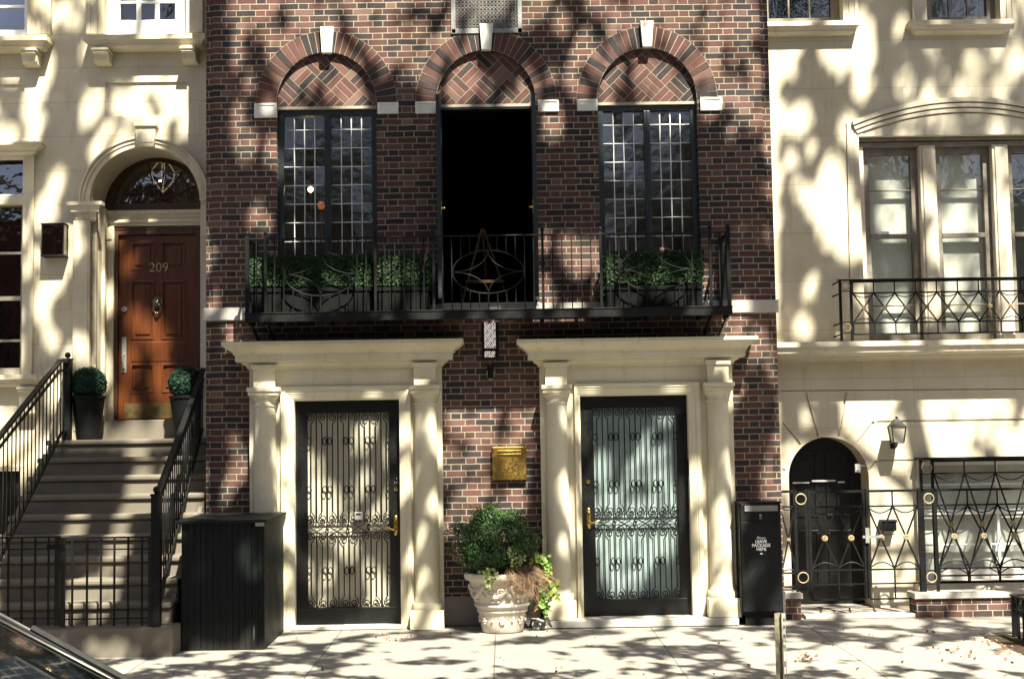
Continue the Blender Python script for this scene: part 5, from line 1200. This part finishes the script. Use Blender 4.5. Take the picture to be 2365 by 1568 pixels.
b = MB(); b.lathe(ux, uy, [(.30, 0), (.28, .02), (.001, .035)], 24, 0, ug+.50*kk); b.build('soil', M['soil'], U)
BX = thing('boxwood_shrub', 'round bushy boxwood shrub growing in the pale urn', 'shrub', (ux, uy, ug+.5*kk))
b = MB(); cz = WZ(1140, 1254, uy); cxs = WX(1140, 1254, uy); topz = ug+.5*kk
for i in range(9): t = 2*pi*i/9; b.tube([(ux+.04*cos(t), uy+.04*sin(t), topz), (cxs+.14*cos(t), uy+.12*sin(t), cz-.12), (cxs+.26*cos(t), uy+.22*sin(t), cz+.1)], [.012, .009, .004], 5)
b.build('stems', M['bark'], BX)
b = MB(); clumps = []
for _ in range(200):
    d = Vector((random.gauss(0,1), random.gauss(0,1), random.gauss(0,1))).normalized(); rr = random.uniform(.72, .97); clumps.append((Vector((cxs+d.x*.445*rr*(1+.12*noise.noise(d*2.2)), uy+d.y*.37*rr, cz+d.z*.355*rr*(1+.14*noise.noise(d*2+Vector((3,1,2)))))), d, random.uniform(.055, .095)))
for c, d, r in clumps:
    if c.z < topz+.03: continue
    for _ in range(85):
        o = Vector((random.gauss(0,1), random.gauss(0,1), random.gauss(0,1))); o = o.normalized()*r*random.random()**.4; b.leaf(c+o, .027, (o+d*r*1.3+Vector((0, -.02, .05))).normalized())
for _ in range(1500):
    d = Vector((random.gauss(0,1), random.gauss(0,1), random.gauss(0,1))).normalized()*random.random()**.33*.86; q = Vector((cxs+d.x*.41, uy+d.y*.36, cz+d.z*.34))
    if q.z > topz+.02: b.leaf(q, .04)
for _ in range(26):
    d = Vector((random.gauss(0,1), random.gauss(0,.6), abs(random.gauss(0,1)))).normalized(); q = Vector((cxs+d.x*.46, uy+d.y*.39, cz+d.z*.37))
    for k in range(9): b.leaf(q+d*.008*k+Vector((random.gauss(0,.006), random.gauss(0,.006), 0)), .024, d)
b.build('foliage', M['box_l'], BX)
def trail(name, mat, label, cat, starts, nleaf, size, seedk):
    T = thing(name, label, cat, starts[0][0]); random.seed(seedk); sm = MB(); lm = MB()
    for p, pts in starts:
        path = [Vector(p)]+[Vector(q) for q in pts]; sm.tube(path, .0035, 5)
        for k in range(nleaf):
            t = random.random()*(len(path)-1); i = int(t); q = path[i].lerp(path[i+1], t-i); lm.leaf(q+Vector((random.gauss(0,.022), random.gauss(0,.018)-.015, random.gauss(0,.02))), size, (random.gauss(0,.5), -1, .5), asp=.8)
    sm.build('stems', M['bark'], T); lm.build('leaves', mat, T); return T
def U3(px, py, y): return (WX(px, py, y), y, WZ(px, py, y))
trail('trailing_ivy', M['ivy_l'], 'pale variegated ivy spilling over the front rim of the urn', 'ivy', [(U3(1135, 1322, -.80), [U3(1128, 1330, -.86), U3(1124, 1352, -.86)]), (U3(1140, 1318, -.8), [U3(1142, 1332, -.86), U3(1133, 1355, -.855)]), (U3(1118, 1318, -.8), [U3(1128, 1322, -.86), U3(1126, 1345, -.86)])], 26, .042, 5)
trail('flowering_sprig', M['ivy_l'], 'pale green sprig low on the right of the boxwood shrub', 'plant', [(U3(1185, 1310, -.72), [U3(1185, 1290, -.82), U3(1180, 1272, -.85)]), (U3(1190, 1310, -.72), [U3(1203, 1292, -.82), U3(1208, 1285, -.84)])], 44, .028, 8)
trail('green_vine', M['vine_l'], 'bright green leafy vine hanging beside the urn at the right portico', 'vine', [(U3(1225, 1325, -.5), [U3(1248, 1290, -.55), U3(1262, 1300, -.58), U3(1268, 1345, -.60), U3(1274, 1390, -.58)]), (U3(1220, 1320, -.5), [U3(1238, 1288, -.5), U3(1255, 1285, -.55), U3(1272, 1330, -.57), U3(1290, 1385, -.52)]), (U3(1228, 1325, -.45), [U3(1252, 1310, -.5), U3(1258, 1360, -.55), U3(1256, 1395, -.55), U3(1262, 1420, -.5)])], 44, .064, 9)
random.seed(11)
DG = thing('dried_grass', 'clump of dry brown grass drooping over the right rim of the urn', 'dried plant', U3(1200, 1325, -.7))
b = MB()
for _ in range(270):
    a = random.uniform(.12, 1.35); L = random.uniform(.04, .26)*(1.15-.35*abs(a-.8)); r0 = random.uniform(.2, .33); r1 = .37+random.random()*.10; zt = ug+.57*kk
    dx, dy = sin(a), -cos(a); h = random.uniform(.0, .085)
    pts = [(ux+dx*r0, uy+dy*r0, zt+h*.3), (ux+dx*(r0+r1)/2+random.gauss(0,.012), uy+dy*(r0+r1)/2, zt+h), (ux+dx*r1+random.gauss(0,.02), uy+dy*r1, zt+h*.5-.02)]
    x, y, z = pts[-1]; vx = random.gauss(0, .02)
    for k in range(4): x += vx+random.gauss(0, .016); y += random.gauss(-.003, .012); z -= L/4*random.uniform(.5, 1.4); pts.append((x, y, z))
    b.tube(pts, [.0016]*6+[.0008], 3)
b.build('grass_blades', M['straw'], DG)
b = MB(); b.tube([U3(1243, 1345, -.55), U3(1240, 1385, -.55), U3(1238, 1425, -.5)], [.010, .016, .006], 6); b.leaf(U3(1240, 1400, -.58), .12, (0, -1, 0), asp=.35); b.leaf(U3(1232, 1415, -.56), .10, (.3, -1, 0), asp=.4); b.leaf(U3(1250, 1392, -.56), .10, (-.3, -1, 0), asp=.4); b.build('withered_leaves', M['litter'], DG)
b = MB(); r_ = [U3(1239, 1432, -.42), U3(1256, 1434, -.40), U3(1268, 1431, -.36)]
for k, (p, r) in enumerate(zip(r_, (.05, .045, .035))):
    b.ball((p[0], p[1], .015*p[1]+r*.6), r, 8, 0, .7)
tag(b.build('pot_shards', M['base'], None, bevel=.0), 'dark stones on the pavement at the foot of the green vine', 'stones')
# ------------------------------------------------------------------ parcel box
yp0, yp1 = -.40, -.06; px0, px1 = WX(1711, 1290, yp0), WX(1807, 1290, yp0); pz0, pz1 = WZ(1758, 1419, yp0), WZ(1758, 1159, yp0)
T = thing('parcel_box', 'tall black parcel drop box with white lettering and a grey slot', 'parcel box', ((px0+px1)/2, -.23, 0))
b = MB(); b.box(px0, px1, yp0+.022, yp1, pz0, pz1-.012); b.box(px0-.006, px1+.006, yp0-.004, yp1, pz1-.012, pz1+.002)
b.box(px0+.04, px1-.04, yp0+.05, yp1-.03, -.002, pz0); b.build('box_body', M['iron2'], T, bevel=.004)
b = MB(); zs_ = WZ(1758, 1204, yp0); b.box(px0+.012, px1-.012, yp0, yp0+.02, pz0+.03, zs_-.002); b.box(px0+.012, px1-.012, yp0, yp0+.02, zs_+.002, pz1-.018); dd = b.build('door_panel', m_plain('black_powder_coat', (.007,.008,.0095), .45, 0, .22, .5, 5, .1), T, bevel=.004)
xa, xb, za_, zb_ = RC(1719.5, 1796, 1167, 1180, yp0); b = MB(); b.box(xa, xb, yp0-.006, yp0-.001, za_+.012, zb_); b.box(xa, xb, yp0-.014, yp0-.001, za_, za_+.012); b.build('slot_flap', M['grey'], T, bevel=.002)
xm = WX(1758, 1250, yp0)
b = MB(); zl = WZ(1758, 1190, yp0); b.tube([(xm, yp0+.001, zl), (xm, yp0-.008, zl)], .014, 14); b.box(xm-.014, xm+.014, yp0-.005, yp0-.001, zl-.034, zl-.025); b.build('lock', M['grey'], T)
for k, (py, st, sz, sh, bd) in enumerate(((1241.8, 'Please', .036, .3, .0), (1250.3, 'LEAVE', .0425, 0, .0016), (1259, 'PACKAGE', .0425, 0, .0016), (1267.8, 'HERE', .0425, 0, .0016))):
    text('lettering', st, M['ink'], xm-.002, yp0-.0015, WZ(1758, py, yp0), sz, dd, bd, .001, sh)
b = MB(); zz = WZ(1758, 1277.5, yp0); b.prismpoly([(xm-.016, zz-.008), (xm+.006, zz-.008), (xm, zz+.009), (xm-.012, zz+.002)], [], yp0-.002, yp0-.0005); b.prismpoly([(xm+.008, zz-.008), (xm+.018, zz-.008), (xm+.012, zz+.003)], [], yp0-.002, yp0-.0005); b.build('house_mark', M['ink'], dd)
b = MB()
for z in (.2, .62, 1.1): b.tube([(px0-.001, yp0+.06, z), (px0-.006, yp0+.06, z)], .007, 8)
b.build('rivets', M['grey'], T)
# ------------------------------------------------------------------ sign post stub
yq = -4.2; qx = WX(1803, 1490, yq); zt = WZ(1802, 1415, yq); w = 12.4*(yq+15)/FPX
T = thing('post_stub', 'cut-off weathered metal channel post at the kerb in front of the gate', 'post', (qx, yq, .015*yq))
b = MB(); zg_ = .015*yq-.03
b.box(qx-w, qx-w*.45, yq-.004, yq, zg_, zt); b.box(qx-w*.45, qx-w*.33, yq-.004, yq+.03, zg_, zt); b.box(qx-w*.33, qx+w*.25, yq+.026, yq+.03, zg_, zt); b.box(qx+w*.25, qx+w*.37, yq-.004, yq+.03, zg_, zt)
b.build('channel', M['rust'], T)
b = MB(); sl = [(zt-.04-k*.12, zt-.115-k*.12) for k in range(5)]; e = qx+w*.37
b.box(e, e+.006, yq-.004, yq, zg_, zt); b.box(qx+w*.9, qx+w, yq-.004, yq, zg_, zt); z = zt
for a, c in sl: b.box(e+.006, qx+w*.9, yq-.004, yq, a, z); z = c
b.box(e+.006, qx+w*.9, yq-.004, yq, zg_, z); b.build('slotted_flange', M['galv'], T)
# ------------------------------------------------------------------ parked car (far windscreen edge crosses the lower left corner)
yA = -11.62; A = Vector((WX(0, 1424, yA), yA, WZ(0, 1424, yA))); B = Vector((WX(290, 1577, yA), yA, WZ(290, 1577, yA))); dd_ = (B-A)/(B.x-A.x)
def on_line(z, y): t = (z-A.z)/dd_.z; return Vector((A.x+t, y, z))
zb_, zt_ = 1.10, 1.63; yN = -13.20; Pb, Pt = on_line(zb_, yA), on_line(zt_, yA); rb = -15*0+(-.215)
T = thing('parked_car', 'glossy black car at the near kerb, its windscreen edge crossing the lower left corner', 'car', (Pb.x-1.2, -12.4, rb))
def loft(secs, name, mat, closed=True, **k):
    b = MB(); n_ = len(secs[0])
    for s in secs: b.v += [tuple(p) for p in s]
    for i in range(len(secs)-1):
        for j in range(n_-1+int(closed)): j2 = (j+1) % n_; b.f.append((i*n_+j, i*n_+j2, (i+1)*n_+j2, (i+1)*n_+j)); b.m.append(0)
    if closed: b.f += [tuple(range(n_)), tuple((len(secs)-1)*n_+j for j in range(n_))]; b.m += [0, 0]
    return b.build(name, mat, T, **k)
def sec(x, z0, z1, hw, bul=.04):
    yc = (yA+yN)/2; r = .10
    return [(x, yc-hw+.04, z0), (x, yc-hw-bul*.5, z0+.15), (x, yc-hw-bul, (z0+z1)/2), (x, yc-hw, z1-r*.7), (x, yc-hw+r, z1), (x, yc, z1+.03), (x, yc+hw-r, z1), (x, yc+hw, z1-r*.7), (x, yc+hw+bul, (z0+z1)/2), (x, yc+hw+bul*.5, z0+.15), (x, yc+hw-.04, z0)]
X0 = Pb.x; rd = rb+.28
loft([sec(X0-3.55, rd+.25, .72, .70), sec(X0-3.45, rd, .95, .82), sec(X0-2.9, rd, 1.08, .86), sec(X0-1, rd, 1.10, .86), sec(X0+.05, rd, 1.08, .86), sec(X0+.7, rd, 1.0, .84), sec(X0+1.05, rd, .85, .78), sec(X0+1.15, rd+.15, .65, .66)], 'car_body', M['car'], smooth=True)
ins = .13
def cab(x, z, s): return [(x, yN+s, z), (x, yA-s, z)]
roof = [[(Pt.x, yN+ins, zt_), (Pt.x, (yN+yA)/2, zt_+.03), (Pt.x, yA, zt_)], [(Pt.x-.8, yN+ins, zt_+.05), (Pt.x-.8, (yN+yA)/2, zt_+.085), (Pt.x-.8, yA, zt_+.05)], [(Pt.x-1.7, yN+ins, zt_), (Pt.x-1.7, (yN+yA)/2, zt_+.03), (Pt.x-1.7, yA, zt_)]]
loft(roof, 'roof', M['car'], False, smooth=True)
b = MB(); bow = .06
N_ = 8; M_ = 10; vs = []
for i in range(N_+1):
    p = Pb.lerp(Pt, i/N_)
    for j in range(M_+1): t = j/M_; vs.append((p.x+bow*4*t*(1-t)*.8, yA+(yN+ins*i/N_-yA)*t, p.z+bow*4*t*(1-t)*.06))
b.add(vs, [(i*(M_+1)+j, i*(M_+1)+j+1, (i+1)*(M_+1)+j+1, (i+1)*(M_+1)+j) for i in range(N_) for j in range(M_)]); ws = b.build('windscreen', M['carglass'], T, smooth=True)
b = MB()
for y, k in ((yA, 0), (yN+ins, 1)):
    b.add([(Pb.x-.02, y, zb_), (Pt.x-.02, y, zt_), (Pt.x-1.65, y, zt_), (Pb.x-2.75, y, zb_)], [(0,1,2,3)])
b.add([(Pb.x-2.76, yA, zb_), (Pt.x-1.70, yA, zt_), (Pt.x-1.70, yN+ins, zt_), (Pb.x-2.76, yN+ins, zb_)], [(0,1,2,3)]); b.build('side_windows', M['carglass'], T)
b = MB(); e = Vector((.003, .004, .003)); b.tube([Pb+e, Pt+e], .0042, 8); b.build('windscreen_trim', M['chrome'], ws, smooth=True)
b = MB(); e = Vector((-.004, -.03, .012)); b.tube([Pb+e, Pt+e], .0028, 6); b.build('rubber_seal', M['iron2'], ws, smooth=True)
b = MB(); e = Vector((.0, -.012, -.004)); b.bar(Pb+e, Pt+e, .022, .010); b.build('windscreen_pillar', M['car'], T)
for x in (X0-2.7, X0+.35):
    for s, y in ((-1, yN+.02), (1, yA-.02)):
        b = MB(); cy = y; r = .33
        b.tube([(x, cy-s*.11, rb+r), (x, cy+s*.06, rb+r)], r, 28); wh = b.build('wheel', M['rubber'], T, auto=40)
        b = MB(); b.tube([(x, cy+s*.05, rb+r), (x, cy+s*.075, rb+r)], r*.62, 24); b.build('wheel_rim', M['grey'], wh)
# wiper resting on the glass
b = MB(); p0 = Pb.lerp(Pt, .10)+Vector((.03, -.18, .04)); p1_ = Pb.lerp(Pt, .62)+Vector((.035, -.12, .03)); b.tube([p0, p1_], .008, 6); b.build('wiper', M['rubber'], T)
# ------------------------------------------------------------------ tree pit and guard (right edge)
p0 = G(2344, 1470); gx, gy = p0.x, p0.y
T = thing('tree_guard', 'low black iron tree-pit guard at the right edge of the pavement', 'tree guard', (gx, gy, .015*gy))
hz = WZ(2344, 1372, gy); zb = .015*gy-.03
b = MB(); b.box(gx-.03, gx+1.6, gy-.02, gy+.02, hz-.012, hz); b.box(gx-.03, gx+.01, gy-2.2, gy-.02, hz-.012, hz); b.build('top_rail', M['iron2'], T)
b = MB(); b.box(gx-.02, gx+1.6, gy-.008, gy+.008, hz-.14, hz-.125); b.box(gx-.018, gx-.002, gy-2.2, gy-.008, hz-.14, hz-.125); b.build('lower_rail', M['iron'], T)
for i in range(13): b = MB(); xx = gx+.002+.125*i; w = .02 if i == 0 else .011; b.box(xx-w, xx+w, gy-w, gy+w, zb, hz-.012); b.build('upright', M['iron'], T)
for i in range(1, 16): b = MB(); yy = gy-.14*i; b.box(gx-.021, gx+.001, yy-.011, yy+.011, zb, hz-.012); b.build('upright', M['iron'], T)
e0 = G(2322, 1497)
b = MB(); z = lambda y: .015*y; x0_ = e0.x
b.add([(x0_, gy-2.3, z(gy-2.3)+.003), (x0_+2.2, gy-2.3, z(gy-2.3)+.003), (x0_+2.2, gy+.1, z(gy)+.004), (x0_+.04, gy+.1, z(gy)+.004)], [(0,1,2,3)]); tag(b.build('tree_pit_soil', M['soil'], None), 'dark soil of the tree pit at the right edge', 'soil', kind='structure')
b = MB()
for _ in range(420):
    x = gx+.05+abs(random.gauss(0, .35)); y = gy-random.random()*1.9-.05; b.leaf((x, y, z(y)+random.random()*.22), .07, (0, -.3, 1), asp=.7)
tag(b.build('ground_cover_leaves', M['hedge_l'], None), 'green ground cover growing inside the tree guard', 'ground cover', kind='stuff')
# fallen leaves
b = MB(); random.seed(21)
def drop(px, py, s=.05):
    p = G(px, py); b.leaf((p.x, p.y, p.z+.012), s*random.uniform(.6, 1.25), (random.gauss(0,.25), random.gauss(0,.25)-.25, 1), asp=.7)
for _ in range(24): drop(random.gauss(2180, 75), random.gauss(1500, 14))
for _ in range(20): drop(random.gauss(1855, 14), random.gauss(1521, 6), .045)
for _ in range(18): drop(random.gauss(2305, 38), random.gauss(1500, 16))
for _ in range(120): drop(random.uniform(300, 2360), random.uniform(1435, 1567), .035)
for _ in range(26): drop(random.gauss(905, 25), random.gauss(1475, 7), .03)
for _ in range(14): drop(random.gauss(1250, 20), random.gauss(1437, 3), .04)
for _ in range(10): drop(random.gauss(690, 10), random.gauss(1442, 3), .03)
for _ in range(14): drop(random.uniform(1880, 2100), random.gauss(1415, 3), .04)
tag(b.build('leaf_litter', M['litter'], None), 'scattered brown fallen leaves on the pavement', 'fallen leaves', kind='stuff')

# ------------------------------------------------------------------ street trees: their crowns shade the fronts
GRID = """
44210 00011 12102 44664
44206 22113 34421 43534
58405 67868 78731 44324
46427 88989 88553 53434
45557 88899 97677 74443
54657 99999 66999 98544
64668 99999 77999 98554
66767 33222 22224 64544
78885 34556 43346 25344
17764 25445 43346 15134
66664 45546 43346 34124
66676 55654 44556 45134
77777 55655 44556 64266""".split('\n')[1:]
GR = [[int(c)/9. for c in r.replace(' ', '')] for r in GRID]
def shade(px, py):
    gx_, gy_ = min(max(px/118.25-.5, 0), 18.999), min(max(py/112-.5, 0), 11.999)
    i, j = int(gx_), int(gy_); fx, fy = gx_-i, gy_-j
    return (GR[j][i]*(1-fx)+GR[j][i+1]*fx)*(1-fy)+(GR[j+1][i]*(1-fx)+GR[j+1][i+1]*fx)*fy
crown = {0: MB(), 1: MB()}; pts_all = {0: [], 1: []}
TX = {0: (-5.3, -3.7), 1: (6.9, -3.1)}
def put(P, dmin, dmax, size):
    t = random.uniform(dmin, dmax); q = Vector((P[0]+KX*t, P[1]-t, P[2]+KZ*t))
    e = q-CAM; dz = e.dot(_f); ry = e.dot(_u)/dz*FPX; rx = e.dot(_r)/dz*FPX
    if dz > 0 and ry < CY+130 and abs(rx) < CX+200: return
    k = 0 if q.x < .6+.5*sin(q.y*1.7) else 1
    crown[k].leaf(q, size, (random.gauss(0,.5), -.35, .9), asp=.75); pts_all[k].append(q)
class Gaps:
    """gaps between the leaf clumps, through which the sun falls"""
    def __init__(s, x0, x1, z0, z1, lit, seed, rx=(.04, .125), asp=1.7):
        s.c = {}; s.asp = asp; rnd = random.Random(seed); mean = 3.1416*asp*((rx[0]+rx[1])/2+.012)**2*1.08; nmax = 3.6/mean
        for _ in range(int(nmax*(x1-x0)*(z1-z0))):
            x, z = rnd.uniform(x0, x1), rnd.uniform(z0, z1); v = noise.noise(Vector((x*1.15, z*.85, seed)))+.5*noise.noise(Vector((x*2.9, z*2.2, seed+5)))
            L = min(max(lit(x, z), .0), .97); L = min(.95, .98*L*min(max(1+1.25*v, .15), 2.0)) if L < .88 else L
            if rnd.random() < -math.log(1-L)/3.6:
                r = rnd.uniform(*rx)+.022
                s.c.setdefault((int(x//.5), int(z//.5)), []).append((x, z, r, rnd.uniform(-.35, .35)))
    def open(s, x, z):
        i, j = int(x//.5), int(z//.5)
        for a in (i-1, i, i+1):
            for b_ in (j-1, j, j+1):
                for (cx, cz, r, sk) in s.c.get((a, b_), ()):
                    dz = (z-cz)/s.asp; dx = x-cx-sk*(z-cz)
                    if dx*dx+dz*dz < r*r: return True
        return False
def pix(x, Y, z):
    d = Vector((x, Y, z))-CAM; k = FPX/d.dot(_f); return CX+d.dot(_r)*k, CY-d.dot(_u)*k
GP = {}
for key, Y, xa, xb in (('l', YL, -7.2, -3.0), ('c', 0., -3.6, 3.3), ('r', YR, 2.8, 6.9)):
    GP[key] = Gaps(xa, xb, -.3, 8.2, (lambda Y: lambda x, z: 1-.97*shade(*pix(x, Y, z)))(Y), {'l': 3.3, 'c': 8.8, 'r': 5.4}[key])
for _ in range(150000):
    px, py = random.uniform(-160, 2525), random.uniform(-230, 1445); key, Y = ('l', YL) if px < 478 else (('r', YR) if px > 1800 else ('c', 0.))
    if (px < 405 and py > 1015) or (225 < px < 462 and 420 < py <= 1015): continue
    x, z = W(px, py, Y)
    if random.random() < .012 or not GP[key].open(x, z): put((x, Y, z), 5.4+Y, 7.8+Y, .095)
for (xa, xb, ya, yb, Y0, Y1_, lit, num, sd_) in ((0, 410, 1020, 1480, 1.0, -1.7, .27, 18000, 2.), (412, 655, 1190, 1480, -1.4, -1.4, .2, 6000, 4.), (235, 470, 480, 1015, 1.7, 1.6, .36, 11000, 7.)):
    gp = Gaps(-6, -1.5, -.5, 5.5, lambda x, z: lit, sd_, (.06, .17))
    for _ in range(num):
        px, py = random.uniform(xa, xb), random.uniform(ya, yb); Y = Y0+(Y1_-Y0)*(py-ya)/(yb-ya); x, z = W(px, py, Y)
        if not gp.open(x, z): put((x, Y, z), 6.2+Y, 8.6+Y, .095)
gp = Gaps(-8, 8, -5, 1, lambda x, y: .60, 6.6, (.06, .17), 1.3)
for _ in range(50000):
    x, y = random.uniform(-7, 7), random.uniform(-4.3, .3)
    if not gp.open(x, y): put((x, y, 0), 6.2+y, 8.8+y, .10)
for k in (0, 1):
    for _ in range(3500):
        a = Vector((random.gauss(0,1), random.gauss(0,1), random.gauss(0,1))).normalized(); s = random.random()**.3
        q = Vector((TX[k][0]+(-3.2 if k == 0 else 3.4)+a.x*3*s, -6.5+a.y*3*s, 19.5+a.z*2.2*s)); crown[k].leaf(q, .17, (0, 0, 1), asp=.75); pts_all[k].append(q)
    tx, ty = TX[k]
    T = thing('street_tree', ('tall leafy plane tree at the kerb beyond the left edge', 'tall leafy plane tree in the pit beyond the right edge')[k], 'tree', (tx, ty, .015*ty))
    crown[k].build('crown', M['tree_l'], T)
    b = MB(); fk = Vector((tx+(.25 if k == 0 else -.2), ty-.6, 6.6)); b.tube([(tx, ty, -.1), (tx, ty, .3), (tx+.05, ty, 3), fk, fk+Vector((.0, -1.2, 4.6)), fk+Vector((.1, -2.0, 12.5))], [.30, .22, .19, .15, .08, .02], 12); b.build('trunk', M['bark'], T, smooth=True)
    random.seed(40+k); ends = random.sample(pts_all[k], 7)
    for e_ in ends:
        s = fk+Vector((0, -.1, .6)).lerp(Vector((0, -1.2, 4.6)), random.random()); m1 = s.lerp(e_, .4)+Vector((random.gauss(0,.25), random.gauss(0,.25)-.2, .45)); m2 = s.lerp(e_, .75)+Vector((random.gauss(0,.2), random.gauss(0,.2), .3))
        b = MB(); b.tube([s, m1, m2, e_], [.04, .028, .017, .008], 6); b.build('limb', M['bark'], T, smooth=True)
# ------------------------------------------------------------------ houses across the street (seen only as reflections)
random.seed(5); x = -32
for i, (w, h, st) in enumerate(((8, 9, 0), (7, 10, 1), (6.5, 8.5, 0), (7.5, 9.5, 0), (6.5, 8.8, 1), (7, 9.8, 0), (7, 8.4, 1), (8, 10, 0))):
    T = thing('opposite_house', ('far red brick row house across the street, number %d from the west end' % (i+1) if not st else 'far pale stone row house across the street, number %d from the west end' % (i+1)), 'house', (x+w/2, -20, 0), 'row houses across the street')
    hs = []; rows_ = [1.0, 3.9]
    for z in rows_:
        for c in range(3): xx = x+w*(c+.5)/3; hs.append([(xx-.55, z), (xx+.55, z), (xx+.55, z+2.0), (xx-.55, z+2.0)])
    b = MB(); b.prismpoly([(x, 0), (x+w-.02, 0), (x+w-.02, h), (x, h)], hs, -20.4, -20); b.box(x, x+w-.02, -28, -20.4, 0, h); b.build('facade', M['farstone'] if st else M['farbrick'], T)
    for hh in hs:
        b = MB(); b.box(hh[0][0], hh[1][0], -20.38, -20.2, hh[0][1], hh[2][1]); b.build('window', M['black'], T)
    b = MB(); b.box(x, x+w-.02, -20, -19.6, h-.5, h+.05); b.build('cornice', M['farstone'], T); x += w
